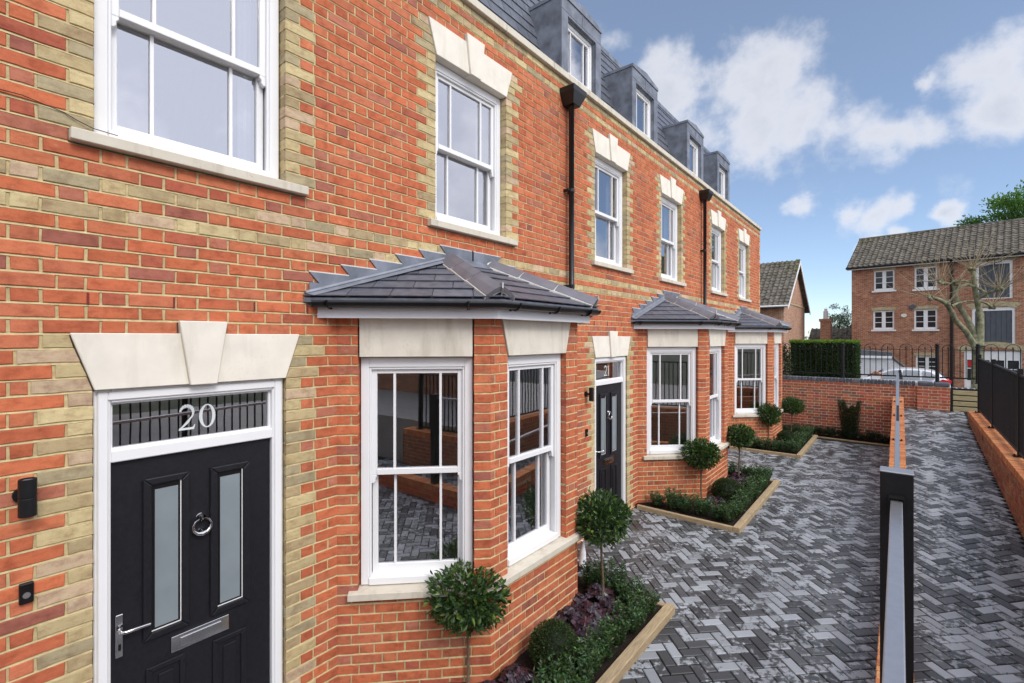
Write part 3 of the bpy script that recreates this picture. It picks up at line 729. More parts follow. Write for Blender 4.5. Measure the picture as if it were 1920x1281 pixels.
    for side in (0, 1):
        mir = (lambda y: y) if side == 0 else (lambda y: BY0 + BY1 - y)
        for k2 in range(6):
            y = 1.735 + .25 * k2; zt = 3.176 + .075 * k2; d0, d1 = .004, .010 + .0015 * (k2 % 2)
            if k2 < 5: pts = [(y + .02, zr(y + .06) - .06), (y + .33, zr(y + .33) - .04), (y + .325, zt - .003), (y, zt - .003), (y + .075, zt - .078)]
            else: pts = [(y + .02, zr(y + .06) - .06), ((BY0 + BY1) / 2 + .01, TZ - .03), ((BY0 + BY1) / 2 + .01, zt - .003), (y, zt - .003), (y + .075, zt - .078)]
            if k2 == 0: pts = [(1.735, ez - .06), (2.06, zr(2.06) - .04), (2.06, zt - .003), (1.735, zt - .003), (1.81, zt - .078), (1.735, zt - .078)]
            pts = [(mir(a), z) for a, z in pts]
            if side: pts = pts[::-1]
            m = MB(); W.poly(m, pts, d0, d1); m.build('stepped_flashing', 'lead', roof)
            m = MB(); xa, xb = mir(pts[3][0] if False else y), mir(y + (.33 if k2 < 5 else (BY0 + BY1) / 2 + .01 - y)); xa, xb = min(xa, xb), max(xa, xb)
            W.box(m, xa, xb, zt - .004, zt + .006, -.004, .007); m.build('flashing_pointing', 'mortar_light', roof)
        a, b = Vector((.006, mir(BY0 - .25), ez + .012)), Vector((.006, mir(T0[1]), TZ + .03)); m = MB()
        dx = Vector((.085, 0, -.012)) if side == 0 else Vector((.085, 0, -.012))
        m.tube([a + Vector((.004, 0, .022)), b + Vector((.004, 0, .022))], .017, 6); q = Vector((.07, .03 if side == 0 else -.03, -.0))
        m.add([a + Vector((0, 0, .02)), b + Vector((0, 0, .02)), b + q, a + q + Vector((0, 0, .004))], [(0, 1, 2, 3) if side else (3, 2, 1, 0)]); m.build('lead_roll', 'lead_p', roof, False)
    m = MB(); m.add([(.012, T0[1] - .05, TZ + .05), (.012, T1[1] + .05, TZ + .05), (.10, T1[1] + .02, TZ - .02), (.10, T0[1] - .02, TZ - .02)], [(3, 2, 1, 0)]); m.build('top_flashing', 'lead', roof)

def dormer(roof, yc, H):
    X, w, zt, zb = -.55, 1.17, 7.76, 5.95; y0, y1 = yc - w / 2, yc + w / 2; xb = -1.2
    fr = Fr((X, 0, 0), (0, 1, 0)); o = empty('dormer', (0, 0, 0), 0, H)
    for a, b in ((y0, y0 + .03), (y1 - .03, y1)): root = MB(); root.prism([(X, a, zb), (X, a, zt), (xb, a, zt), (-.62, a, zb)][::-1], (0, b - a, 0)); root.build('dormer_cheek', 'lead', o)
    m = MB(); apex = zt + .075
    m.prism([(X + .02, y0 - .012, zt), (X + .02, yc, apex), (X + .02, y1 + .012, zt), (X + .02, y1 + .012, zt - .05), (X + .02, y0 - .012, zt - .05)][::-1], (xb - X - .05, 0, 0)); m.build('dormer_roof', 'lead', o)
    m = MB(); wz0, wz1, a, b = 6.26, 7.48, y0 + .165, y1 - .165
    fr.box(m, y0 - .004, a, zb, zt - .052, -.03, .004); fr.box(m, b, y1 + .004, zb, zt - .052, -.03, .004); fr.box(m, a, b, wz1, zt - .052, -.03, .004); fr.box(m, a, b, zb, wz0, -.03, .004)
    fr.box(m, a - .0, a + .012, wz0, wz1, -.13, -.03); fr.box(m, b - .012, b, wz0, wz1, -.13, -.03); fr.box(m, a, b, wz1 - .012, wz1, -.13, -.03)
    m.build('dormer_front', 'lead', o)
    m = MB()
    for z in (wz1 + .04, ): fr.box(m, y0 - .006, y1 + .006, z, z + .008, .003, .008)
    fr.box(m, yc - .006, yc + .006, wz1 + .04, zt - .05, .004, .012); m.build('lead_seam', 'lead_p', o)
    # window
    ww, wh = b - a - .024, wz1 - wz0 - .016; fw = .05
    f = MB(); s0, z0 = a + .012, wz0 + .004
    fr.box(f, s0, s0 + fw, z0, z0 + wh, -.14, -.07); fr.box(f, s0 + ww - fw, s0 + ww, z0, z0 + wh, -.14, -.07); fr.box(f, s0 + fw, s0 + ww - fw, z0 + wh - fw, z0 + wh, -.14, -.07); fr.box(f, s0 + fw, s0 + ww - fw, z0, z0 + .07, -.14, -.055)
    i0, i1, j0, j1 = s0 + fw, s0 + ww - fw, z0 + .07, z0 + wh - fw
    fr.box(f, i0, i0 + .04, j0, j1, -.13, -.085); fr.box(f, i1 - .04, i1, j0, j1, -.13, -.085); fr.box(f, i0 + .04, i1 - .04, j0, j0 + .05, -.13, -.085); fr.box(f, i0 + .04, i1 - .04, j1 - .04, j1, -.13, -.085); fr.box(f, i0 + .04, i1 - .04, j0 + .36, j0 + .40, -.13, -.08)
    g0, g1 = i0 + .04, i1 - .04
    for t in (.2, .8): x = g0 + (g1 - g0) * t; fr.box(f, x - .008, x + .008, j0 + .05, j1 - .04, -.12, -.09)
    bevel(f.build('dormer_window', 'white', o), .003)
    q = MB(); q.add([fr.p(g0, j0 + .05, -.11), fr.p(g1, j0 + .05, -.11), fr.p(g1, j1 - .04, -.11), fr.p(g0, j1 - .04, -.11)], [(0, 1, 2, 3)]); q.build('dormer_pane', 'glass', o)
    q = MB(); q.box((-1.19, y0 + .031, zb), (-1.15, y1 - .031, zt - .06)); q.build('dormer_back', 'room', o)
    # soakers where the cheek meets the slates
    for y, sg in ((y0, -1), (y1, 1)):
        m = MB(); m.add([(-.60, y, 5.95), (-1.17, y, 7.72), (-1.17 + .012, y + sg * .09, 7.72), (-.60 + .012, y + sg * .09, 5.95)], [(0, 1, 2, 3) if sg > 0 else (3, 2, 1, 0)]); m.build('dormer_soaker', 'lead_p', o)

def terraced_house(k, label, number, s_from, s_to):
    H = empty('terraced_house', (0, k * PITCH, 0)); tag(H, label, 'house', 'houses of the brick terrace')
    base = Vector((0, k * PITCH, 0)); r = random.Random(20 + k)
    fr = Fr((0, 0, 0), (0, 1, 0))
    dc, w1, w2 = 1.067, (.571, 1.563), (2.943, 3.935)
    c2 = (w2[0] + w2[1]) / 2; kt = .128
    ob = [(-1, 2.426, .567, .567, 1.567, 1.567, 'q'), (2.426, 2.726, .567, .47, 1.567, 1.664, 'q'), (2.72, 2.801, dc - kt - .006, dc - kt - .006, dc + kt + .006, dc + kt + .006, False),
          (-1, 2.9, BY0 + .014, BY0 + .014, BY1 - .014, BY1 - .014, False)]
    for (a, b) in (w1, w2):
        c = (a + b) / 2
        ob += [(3.701, 3.776, a - .105, a - .105, b + .15, b + .15, False), (3.776, 5.276, a, a, b, b, 'q'), (5.276, 5.576, a, a - .097, b, b + .097, 'q'), (5.57, 5.651, c - kt - .006, c - kt - .006, c + kt + .006, c + kt + .006, False)]
    band = lambda n: n in (44, 46, 76, 78)
    bs, rs = courses(s_from, s_to, -2, 79, ZO, ob, band, r, phase=.54 - .0 * k)
    items = [(fr, b) for b in bs]; mb = MB(); mortar_runs(mb, fr, rs, .10)
    bay_window(H, k, r, items, mb)
    mb.build('mortar_wall', 'mortar', H)
    lay_bricks(items, H, base)
    # weep vents
    for s, z in ((.155, 2.905), (.536, 2.905), (.915, 2.905), (1.36, 2.905), (1.72, 2.905)):
        m = MB(); fr.box(m, s, s + .010, z - .03, z + .032, -.01, .0025)
        for i in range(4): fr.box(m, s - .001, s + .011, z - .022 + .014 * i, z - .018 + .014 * i, .0025, .004)
        m.build('weep_vent', 'weep', H)
    # parapet coping
    m = MB(); y = s_from; r2 = random.Random(5)
    while y < s_to - .01:
        e = min(y + .9, s_to); c = MB(); fr.box(c, y + .003, e - .003, 5.948, 6.03, -.34, .045); bevel(c.build('coping_stone', 'stone_sill', H), .005); y = e
    m = MB(); m.box((-.33, s_from, 5.2), (-.11, s_to, 5.946)); m.build('parapet_back', 'mortar', H)
    # doors, windows
    front_door(H, fr, number); stone_lintel(H, fr, dc, 1.0, 2.426, part='door_lintel')
    for (a, b) in (w1, w2):
        stone_lintel(H, fr, (a + b) / 2, b - a, 5.276, part='window_lintel'); stone_sill(H, fr, a - .103, b + .148, 3.703, 3.774)
        sash_window(H, fr, a + .004, 3.778, b - a - .008, 1.494, -.075)
    # downpipe with hopper at the far side
    hx = s_to if k < 2 else None
    if hx:
        m = MB(); m.tube([(.075, hx, 2.2), (.075, hx, 5.62)], .034, 12); dp = m.build('downpipe', 'black', H, True)
        m = MB(); m.tube([(.075, hx, .15), (.075, hx, 2.2)], .034, 12); m.build('lower_pipe', 'black', dp, True)
        m = MB(); a, b = .15, .085
        m.add([(.0, hx - b, 5.60), (.15, hx - b, 5.60), (.15, hx + b, 5.60), (0, hx + b, 5.60), (.0, hx - a, 5.74), (.20, hx - a, 5.74), (.20, hx + a, 5.74), (0, hx + a, 5.74), (.0, hx - a - .008, 5.80), (.21, hx - a - .008, 5.80), (.21, hx + a + .008, 5.80), (0, hx + a + .008, 5.80)],
              [(0, 3, 2, 1), (0, 1, 5, 4), (1, 2, 6, 5), (2, 3, 7, 6), (4, 5, 9, 8), (5, 6, 10, 9), (6, 7, 11, 10), (8, 9, 10, 11)]); bevel(m.build('hopper', 'black', dp), .006)
        for z in (3.35, 4.55):
            m = MB(); m.tube([(.075, hx, z - .02), (.075, hx, z + .02)], .041, 12); m.box((0, hx - .075, z - .012), (.075, hx - .03, z + .012)); m.box((0, hx + .03, z - .012), (.075, hx + .075, z + .012)); m.build('pipe_bracket', 'black', dp)
    # mansard roof, dormers
    ra, rb = (2.0 if k == 0 else s_from), s_to
    B0, B1 = Vector((-.6, 0, 5.9)), Vector((-1.4, 0, 8.5))
    m = MB(); m.add([(-.6, s_from, 5.9), (-.6, s_to, 5.9), (-1.4, s_to, 8.5), (-1.4, s_from, 8.5), (-6, s_to, 8.55), (-6, s_from, 8.55), (-6, s_from, 5.2), (-6, s_to, 5.2), (-.33, s_from, 5.75), (-.33, s_to, 5.75)],
                    [(0, 1, 2, 3), (3, 2, 4, 5), (5, 4, 7, 6), (8, 9, 1, 0), (9, 7, 4, 2, 1), (0, 3, 5, 6, 8)]); roof = m.build('mansard_roof', 'slate', H)
    dcs = [yc for yc in (1.15, 3.52) if k > 0 or yc > 2]
    for yc in ((1.15, 3.52) if k == 1 else (3.52, ) if k == 0 else (1.15, 3.52)): 
        pass
    cut = lambda p: any(abs(p.y - yc) < .52 and p.z < 7.55 for yc in dlist)
    dlist = {0: [], 1: [1.15, 3.52], 2: [.55 + .6, 3.52]}[k]
    slate_face(roof, [(-.6, ra, 5.9), (-.6, rb, 5.9), (-1.4, rb, 8.5), (-1.4, ra, 8.5)], .25, .2, r, skip=cut)
    for yc in dlist: dormer(roof, yc, H)
    m = MB(); m.box((-1.52, ra, 8.47), (-1.36, rb, 8.56)); m.build('lead_ridge_roll', 'lead', roof)
    # rooms behind the windows
    m = MB(); a, b = s_from + .1, s_to - .1
    for z0, z1, x0 in ((.0, 2.72, -.12), (3.0, 5.55, -.12)):
        m.add([(-4, a, z0), (x0, a, z0), (x0, b, z0), (-4, b, z0), (-4, a, z1), (x0, a, z1), (x0, b, z1), (-4, b, z1)], [(0, 1, 2, 3), (7, 6, 5, 4), (4, 5, 1, 0), (6, 7, 3, 2), (7, 4, 0, 3)])
        m.add([(x0, 1.8, z0), (-4, 1.8, z0), (-4, 1.8, z1), (x0, 1.8, z1)], [(0, 1, 2, 3)])
    m.add([(0, BY0 + .15, .6), (BB - .1, BY0 + BB, .6), (BB - .1, BY1 - BB, .6), (0, BY1 - .15, .6)], [(0, 1, 2, 3)]); m.add([(0, BY0 + .15, 2.8), (BB - .1, BY0 + BB, 2.8), (BB - .1, BY1 - BB, 2.8), (0, BY1 - .15, 2.8)], [(3, 2, 1, 0)])
    m.build('room', 'room', H)
    m = MB(); m.box((-4, a, 2.73), (-.115, b, 2.99)); m.build('floor_void', 'room', H)
    m = MB(); e_ = .115; t_ = e_ * math.tan(R(22.5)); m.prism([(-.2, BY0 + e_ / Q, 2.60), (0, BY0 + e_ / Q, 2.60), (BB - e_, BY0 + BB + t_, 2.60), (BB - e_, BY1 - BB - t_, 2.60), (0, BY1 - e_ / Q, 2.60), (-.2, BY1 - e_ / Q, 2.60)], (0, 0, .3)); m.build('bay_head', 'room', H)
    # curtains at the right of the upstairs window
    for yc in (w1[1], w2[1]):
        m = MB(); pts = [(yc - .2 + .02 * i, -.26 + .018 * math.sin(i * 1.9)) for i in range(16)]
        m.add([(x, y, z) for z in (3.5, 5.4) for y, x in pts], [(i, i + 1, 17 + i, 16 + i) for i in range(15)]); m.build('curtain', 'curtain', H)
    if k == 2:   # gable end and the rest of the shell
        e = Fr((0, s_to, 0), (-1, 0, 0)); bs, rs = courses(0, 6, -2, 79, ZO, [], band, r); mm = MB(); mortar_runs(mm, e, rs, .1); mm.build('gable_mortar', 'mortar', H)
        q = MB()
        for b in bs: vs, fs = brick_geo(b[:6], b[7], r, False); q.add([e.p(x, z, -y) for x, y, z in vs], fs, b[6])
        q.build('gable_brickwork', 'brick_j', H, kind='stuff')
        c = MB(); c.box((-6, s_to - .33, 5.949), (-.35, s_to + .045, 6.028)); c.build('coping_stone', 'stone_sill', H)
    return H

HOUSES = [terraced_house(0, 'nearest brick terraced house with black door numbered 20', '20', -2.4, 5.13),
          terraced_house(1, 'middle brick terraced house with black door 21 between the two downpipes', '21', -.17, 5.13),
          terraced_house(2, 'farthest brick terraced house at the end of the row by the garden wall', None, -.17, 5.36)]

# wall lamps and doorbells beside the doors
def wall_lamp(y, label):
    L = empty('wall_lamp', (0, y, 1.95)); tag(L, label, 'lamp', 'wall lamps by the front doors')
    m = MB(); m.tube([(0, -.012, 0), (.022, -.012, 0)], .034, 14); m.tube([(.02, -.012, 0), (.06, 0, 0)], .014, 8); m.build('mounting_plate', 'metal_blk', L)
    m = MB(); m.lathe([(.031, -.088), (.033, -.086), (.033, -.004), (.031, -.002), (.031, .002), (.033, .004), (.033, .086), (.031, .088), (.026, .088), (.026, .08)], (.085, 0, 0), 20); m.build('lamp_body', 'metal_blk', L, False)
    m = MB(); m.lathe([(.0255, .078), (.0255, .081)], (.085, 0, 0), 16); m.build('lamp_lens', 'frost', L)
def doorbell(y, z, label):
    B = empty('doorbell', (0, y, z)); tag(B, label, 'doorbell', 'doorbells by the front doors')
    m = MB(); m.box((.001, -.026, -.05), (.022, .026, .05)); bevel(m.build('bell_case', 'black', B), .006, 2)
    m = MB(); m.tube([(.022, 0, -.008), (.026, 0, -.008)], .014, 14); m.build('bell_button', 'rail_grey', B)
    m = MB(); m.tube([(.022, 0, .026), (.025, 0, .026)], .007, 10); m.build('bell_camera', 'black', B)
wall_lamp(.312, 'black up-and-down wall lamp beside the door numbered 20'); wall_lamp(.312 + PITCH, 'black up-and-down wall lamp beside the second door')
doorbell(.315, 1.475, 'small black doorbell on the brick beside door 20'); doorbell(.315 + PITCH, 1.43, 'small black doorbell beside the second door')
m = MB(); m.tube([(.008, .15, 3.86), (.012, .3, 3.862), (.006, .45, 3.835), (.012, .5, 3.81), (.02, .56, 3.788), (.02, .66, 3.783)], .0022, 6); tag(m.build('cable', 'black'), 'thin black cable running along the bricks to the window sill', 'cable')

# ------------------------------------------------------------------ ground, courtyard, ramp
m = MB(); m.add([(-400, -300, -.34), (400, -300, -.34), (400, 700, -.34), (-400, 700, -.34)], [(0, 1, 2, 3)]); m.build('ground', 'ground', kind='structure')
m = MB(); m.add([(-60, 27.5, -.33), (80, 27.5, -.33), (80, 38.5, -.33), (-60, 38.5, -.33)], [(0, 1, 2, 3)]); m.build('road', 'tarmac', kind='structure')
m = MB(); m.box((-.1, -4, -.32), (4.5, 15.66, -.012)); CY = m.build('courtyard_paving', 'sand', kind='structure')
RY0, RS, RX0, RX1 = 6.1, .1, 3.345, 4.47
rz = lambda y: max(0.0, (y - RY0) * RS)
m = MB(); m.add([(RX0 - .1, RY0 + .05, -.012), (RX1 + .1, RY0 + .05, -.012), (RX1 + .1, 15.7, rz(15.7) - .016), (RX0 - .1, 15.7, rz(15.7) - .016), (RX0 - .1, 15.7, -.3), (RX1 + .1, 15.7, -.3)], [(0, 1, 2, 3), (3, 2, 5, 4), (0, 3, 4), (1, 5, 2)])
RAMP = m.build('ramp_paving', 'sand', kind='structure')

def paver_geo(r, w=.2, h=.1):
    a, b, c = w / 2 - .0052, h / 2 - .0052, .006; j = lambda: r.uniform(-.0009, .0009)
    lp = [(-a + j(), -b + j()), (a + j(), -b + j()), (a + j(), b + j()), (-a + j(), b + j())]
    top = [(x * (1 - c / a), y * (1 - c / b), 0) for x, y in lp]; mid = [(x, y, -.0045) for x, y in lp]; bot = [(x, y, -.04) for x, y in lp]
    fs = [(0, 1, 2, 3)] + [(4 + i, 4 + (i + 1) % 4, (i + 1) % 4, i) for i in range(4)] + [(8 + i, 8 + (i + 1) % 4, 4 + (i + 1) % 4, 4 + i) for i in range(4)]
    return top + mid + bot, fs
def pave(parent, inside, zf, slope, x0, x1, y0, y1, seed, limit=300):
    r = random.Random(seed); W = .1; items = []
    ca, sa = Q, Q
    n = int(max(x1 - x0, y1 - y0) * 1.6 / W)
    cx, cy = (x0 + x1) / 2, (y0 + y1) / 2
    for i in range(-n, n):
        for j in range(-n, n):
            k = (i - j) % 4
            if k == 0: lx, ly, ang = (i + 1) * W, (j + .5) * W, 0
            elif k == 3: lx, ly, ang = (i + .5) * W, (j + 1) * W, math.pi / 2
            else: continue
            X, Y = cx + lx * ca - ly * sa, cy + lx * sa + ly * ca
            if not (x0 < X < x1 and y0 < Y < y1) or not inside(X, Y): continue
            items.append((X, Y, zf(Y) + r.uniform(-.0015, .0015), ang + R(45) + r.uniform(-.006, .006), r.uniform(-.006, .006), r.uniform(-.006, .006)))
    sc = sorted([(seen((a[0], a[1], a[2]), -10), i) for i, a in enumerate(items)], reverse=True)
    top = set(i for v, i in sc[:limit] if v > 0); mb = MB(); meshes = [MB().add(*paver_geo(r)).mesh('paver', 'paver') for _ in range(4)]
    for i, (X, Y, z, a, t1, t2) in enumerate(items):
        u = r.random(); base = r.choice((.05, .06, .07, .085, .10)) * r.uniform(.85, 1.15)
        bloom = r.uniform(.1, .25) if u < .16 else (r.uniform(.43, .57) if u < .72 else r.uniform(.58, .72))
        col = (base, bloom, r.uniform(.26, .43))
        mat = Matrix.Translation((X, Y, z)) @ Matrix.Rotation(math.atan(slope(Y) if callable(slope) else slope), 4, 'X') @ Matrix.Rotation(a, 4, 'Z') @ Matrix.Rotation(t1, 4, 'X') @ Matrix.Rotation(t2, 4, 'Y')
        if i in top:
            o = link('paver', meshes[r.randrange(4)], parent); o.matrix_local = mat; o.color = (*col, 1)
        else:
            vs, fs = paver_geo(r); mb.add([mat @ Vector(v) for v in vs], fs, col)
    mb.build('paver_field', 'paver_j', parent, kind='stuff')
def in_court(x, y):
    for b0 in (1.82, 1.82 + PITCH, 1.82 + 2 * PITCH):
        if y > b0 + .1 and y < b0 + 2.8 and x < 1.45: return False
    if y > 15.3 or (x < 3.05 and y > 15.2): return False
    return True
pave(CY, in_court, lambda y: 0, 0, -.05, 3.18, -3.5, 15.3, 31)
pave(RAMP, lambda x, y: True, rz, lambda y: RS if y > RY0 else 0, RX0 + .0, RX1 - .0, -3.5, 15.55, 32, 300)
# drain grate by the first bay
D_ = empty('drain_grate', (.30, 4.78, .004)); tag(D_, 'small black drain grate in the paving by the first bay', 'drain')
m = MB(); m.box((-.1, -.1, -.004), (.1, -.085, .008)); m.box((-.1, .085, -.004), (.1, .1, .008)); m.box((-.1, -.085, -.004), (-.085, .085, .008)); m.box((.085, -.085, -.004), (.1, .085, .008)); m.build('grate_frame', 'metal_blk', D_)
for i in range(7): m = MB(); m.box((-.085, -.075 + .0235 * i, -.003), (.085, -.065 + .0235 * i, .006)); m.build('grate_bar', 'metal_blk', D_)
# spare grey rainwater pieces standing by the bay
m = MB(); m.tube([(.0, 0, 0), (0, 0, .16), (0, 0, .18), (0, .0, .30)], [.04, .04, .036, .018], 14); o = m.build('rainwater_shoe', 'fascia', None, True, (.36, 4.92, 0)); tag(o, 'pale grey pipe end standing upright behind the lollipop tree of the first bed', 'pipe')

# low wall between courtyard and ramp, with brick-on-edge coping
WX0, WX1 = 3.14, 3.355
cop = lambda y: rz(y) + .27
LW = empty('ramp_wall', ((WX0 + WX1) / 2, 9, 0)); tag(LW, 'low brick wall with orange brick-on-edge coping between courtyard and ramp', 'wall'); off = Vector((-(WX0 + WX1) / 2, -9, 0))
def wallside(parent, fr, s0, s1, n1, zfun, seed, mat='mortar_w', pal=None, limit=0, zs=0, offv=Vector((0, 0, 0))):
    r = random.Random(seed); bs, rs = courses(s0, s1, -4, n1, ZO, [], lambda n: False, r)
    bs = [b for b in bs if zfun is None or b[5] < zfun((b[0] + b[2]) / 2) + .02]
    if pal: bs = [b[:6] + (tuple(x * r.uniform(.85, 1.12) for x in r.choice(pal)), b[7]) for b in bs]
    lay_bricks([(fr, b) for b in bs], parent, -offv, limit, zshear=zs)
m = MB(); ys = [-3.0, RY0, 15.6]
vs = [];
for y in ys: vs += [(WX0 + .012, y, -.1), (WX1 - .012, y, -.1), (WX1 - .012, y, cop(y) - .105), (WX0 + .012, y, cop(y) - .105)]
m.add([Vector(v) + off for v in vs], [(4 * i + j, 4 * i + (j + 1) % 4, 4 * i + 4 + (j + 1) % 4, 4 * i + 4 + j)[::-1] for i in range(2) for j in range(4)] + [(0, 1, 2, 3), (11, 10, 9, 8)]); m.build('wall_core', 'mortar_w', LW)
ORG = [(.60, .26, .11), (.55, .22, .09), (.64, .30, .13), (.58, .21, .09), (.50, .18, .08)]
fl = Fr(Vector((WX0, 0, 0)) + off, (0, -1, 0)); wallside(LW, fl, -15.6, 3, 16, lambda s: cop(-s) - .12, 51, pal=REDS[:4], limit=60, offv=off)
fr_ = Fr(Vector((WX1, 0, 0)) + off, (0, 1, 0)); wallside(LW, fr_, -3, 15.6, 16, lambda s: cop(s) - .12, 52, pal=REDS[:4], limit=60, offv=off)
r = random.Random(9); y = -3.0; cms = []
for i in range(4):
    q = MB(); q.box((-.1075, 0, -.1), (.1075, .0655, 0)); me = q.mesh('coping_brick', 'brick'); cms.append(me)
while y < 15.55:
    o = link('coping_brick', cms[r.randrange(4)], LW, Vector(((WX0 + WX1) / 2 + r.uniform(-.002, .002), y, cop(y) + r.uniform(-.0015, .0015))) + off); bevel(o, .004)
    o.rotation_euler = (math.atan(RS) if y > RY0 else 0, 0, 0); c = r.choice(ORG); k = r.uniform(.88, 1.1); o.color = (*[x * k for x in c], 1); y += .0755
m = MB(); vs = []
for y in ys: vs += [(WX0 + .006, y, cop(y) - .1), (WX1 - .006, y, cop(y) - .1), (WX1 - .006, y, cop(y) - .006), (WX0 + .006, y, cop(y) - .006)]
m.add([Vector(v) + off for v in vs], [(4 * i + j, 4 * i + (j + 1) % 4, 4 * i + 4 + (j + 1) % 4, 4 * i + 4 + j)[::-1] for i in range(2) for j in range(4)] + [(0, 1, 2, 3), (11, 10, 9, 8)]); m.build('coping_mortar', 'mortar_w', LW)

# handrail over that wall
HR = empty('handrail', (3.25, 3.3, .27)); tag(HR, 'pale steel handrail running up the ramp on the low brick wall', 'handrail'); ho = Vector((-3.25, -3.3, -.27))
hz = lambda y: cop(y) + .68
def rail_box(mb, pts, w, h):
    vs = []
    for p in pts: vs += [(p[0] - w / 2, p[1], p[2] - h), (p[0] + w / 2, p[1], p[2] - h), (p[0] + w / 2, p[1], p[2]), (p[0] - w / 2, p[1], p[2])]
    n = len(pts); mb.add(vs, [(4 * i + j, 4 * i + (j + 1) % 4, 4 * i + 4 + (j + 1) % 4, 4 * i + 4 + j)[::-1] for i in range(n - 1) for j in range(4)] + [(0, 1, 2, 3), (4 * n - 1, 4 * n - 2, 4 * n - 3, 4 * n - 4)])
m = MB(); rail_box(m, [Vector((3.253, 3.42, hz(RY0))) + ho, Vector((3.253, RY0, hz(RY0))) + ho, Vector((3.24, 15.1, hz(15.1))) + ho], .055, .03); bevel(m.build('rail', 'steel', HR), .004)
m = MB(); rail_box(m, [Vector((3.251, 10.05, hz(10.05) + .0025)) + ho, Vector((3.25, 11.25, hz(11.25) + .0025)) + ho], .036, .004); m.build('grip_tape', 'metal_blk', HR)
for y in (5.2, 7.3, 9.6, 11.4, 13.4, 14.9):
    m = MB(); x = 3.245; z = cop(y); m.tube([Vector((x, y, z)) + ho, Vector((x, y, hz(y) - .028)) + ho], .016, 8); p = m.build('rail_post', 'metal_blk', HR)
    m = MB(); m.box(Vector((x - .075, y - .03, z - .002)) + ho, Vector((x + .075, y + .03, z + .009)) + ho)
    for sx in (-.06, .06): m.tube([Vector((x + sx, y, z + .009)) + ho, Vector((x + sx, y, z + .03)) + ho], .012, 8)
    m.build('base_plate', 'metal_blk', p)
NP = empty('rail_end_post', (3.26, 3.3, .27)); tag(NP, 'broad black end post carrying the grey rail nearest the viewer', 'post')
m = MB(); m.box((-.07, -.055, 0), (.07, .055, 1.712)); bevel(m.build('post', 'metal_blk', NP), .004, 2)
m = MB(); m.box((-.0715, -.0565, 1.7122), (.0715, .0565, 1.7205)); bevel(m.build('post_cap', 'rail_grey', NP), .004, 2)  # grey on top of the black post: light falling there, put into colour
m = MB(); m.box((-.033, -.085, 1.585), (.033, -.056, 1.598)); m.box((-.033, -.085, 1.53), (-.0285, -.056, 1.585)); m.box((.0285, -.085, 1.53), (.033, -.056, 1.585)); m.build('rail_bracket', 'metal_blk', NP)
m = MB(); rail_box(m, [(.0, -3.9, 1.45), (.0, -.057, 1.575)], .05, .03); bevel(m.build('near_rail', 'rail_grey', NP), .004, 2)
m = MB(); m.box((-.07, -3.95, -.27), (.07, -3.84, 1.5)); m.build('second_post', 'metal_blk', NP)

# retaining wall on the right with its fence
RW = empty('retaining_wall', (4.62, 6, 0)); tag(RW, 'brick retaining wall with orange coping along the outer side of the ramp', 'wall'); ro = Vector((-4.62, -6, 0))
ZS = .0195; ztop = lambda y: .961 + ZS * (y - 8.5); RWX, RWD, RY1 = 4.46, .31, 14.64
fw = Fr(Vector((RWX, 0, ztop(0) - .11 - (ZO + .075 * 11) + .01)) + ro, (0, -1, 0))
DK = [(.34, .15, .08), (.29, .115, .065), (.38, .17, .09), (.33, .11, .06), (.36, .18, .10)]  # darkened brick tones: the shade on this face is put into the colour
wallside(RW, fw, -RY1, 3, 11, None, 61, pal=DK, limit=300, zs=-ZS, offv=ro)
m = MB(); vs = []
for y in (-3.0, RY1): vs += [Vector((RWX + .009, y, -.3)) + ro, Vector((RWX + RWD - .01, y, -.3)) + ro, Vector((RWX + RWD - .01, y, ztop(y) - .012)) + ro, Vector((RWX + .009, y, ztop(y) - .012)) + ro]
m.add(vs, [(j, (j + 1) % 4, 4 + (j + 1) % 4, 4 + j)[::-1] for j in range(4)] + [(0, 1, 2, 3), (7, 6, 5, 4)]); m.build('wall_core', 'mortar_w', RW)
fe = Fr(Vector((RWX, RY1, 0)) + ro, (1, 0, 0))
y = -3.0; r = random.Random(12); q = MB(); q.box((0, 0, -.1), (.30, .0655, 0)); cm = q.mesh('coping_brick', 'brick'); cnt = 0; joined = MB()
while y < RY1:
    p = Vector((RWX - .004 + r.uniform(-.002, .002), y, ztop(y) + r.uniform(-.0015, .0015))) + ro; c = r.choice(ORG); k = r.uniform(.85, 1.08); c = tuple(x * k for x in c)
    o = link('coping_brick', cm, RW, p); o.color = (*c, 1); bevel(o, .004); y += .0755
m = MB(); m.box(Vector((RWX - .004, 12.22, ztop(12.2) - .20)) + ro, Vector((RWX + .02, 12.34, ztop(12.2) - .125)) + ro); m.build('brick_light', 'metal_blk', RW)
FE = empty('metal_fence', (4.62, 6, 1)); tag(FE, 'tall black metal bar fence standing on the retaining wall beside the ramp', 'fence'); fo = Vector((-4.62, -6, -1))
posts = [14.45, 12.45, 9.95, 7.4, 4.9, 2.4, -.1, -2.6]; FX = 4.625
for i, y in enumerate(posts):
    m = MB(); m.box(Vector((FX - .03, y - .03, ztop(y))) + fo, Vector((FX + .03, y + .03, ztop(y) + 1.27)) + fo); p = m.build('fence_post', 'metal_blk', FE); bevel(p, .004)
    m = MB(); m.box(Vector((FX - .075, y - .05, ztop(y) - .001)) + fo, Vector((FX + .075, y + .05, ztop(y) + .012)) + fo)
    for sx in (-.058, .058): m.tube([Vector((FX + sx, y, ztop(y) + .012)) + fo, Vector((FX + sx, y, ztop(y) + .032)) + fo], .011, 8)
    m.build('base_plate', 'metal_blk', p)
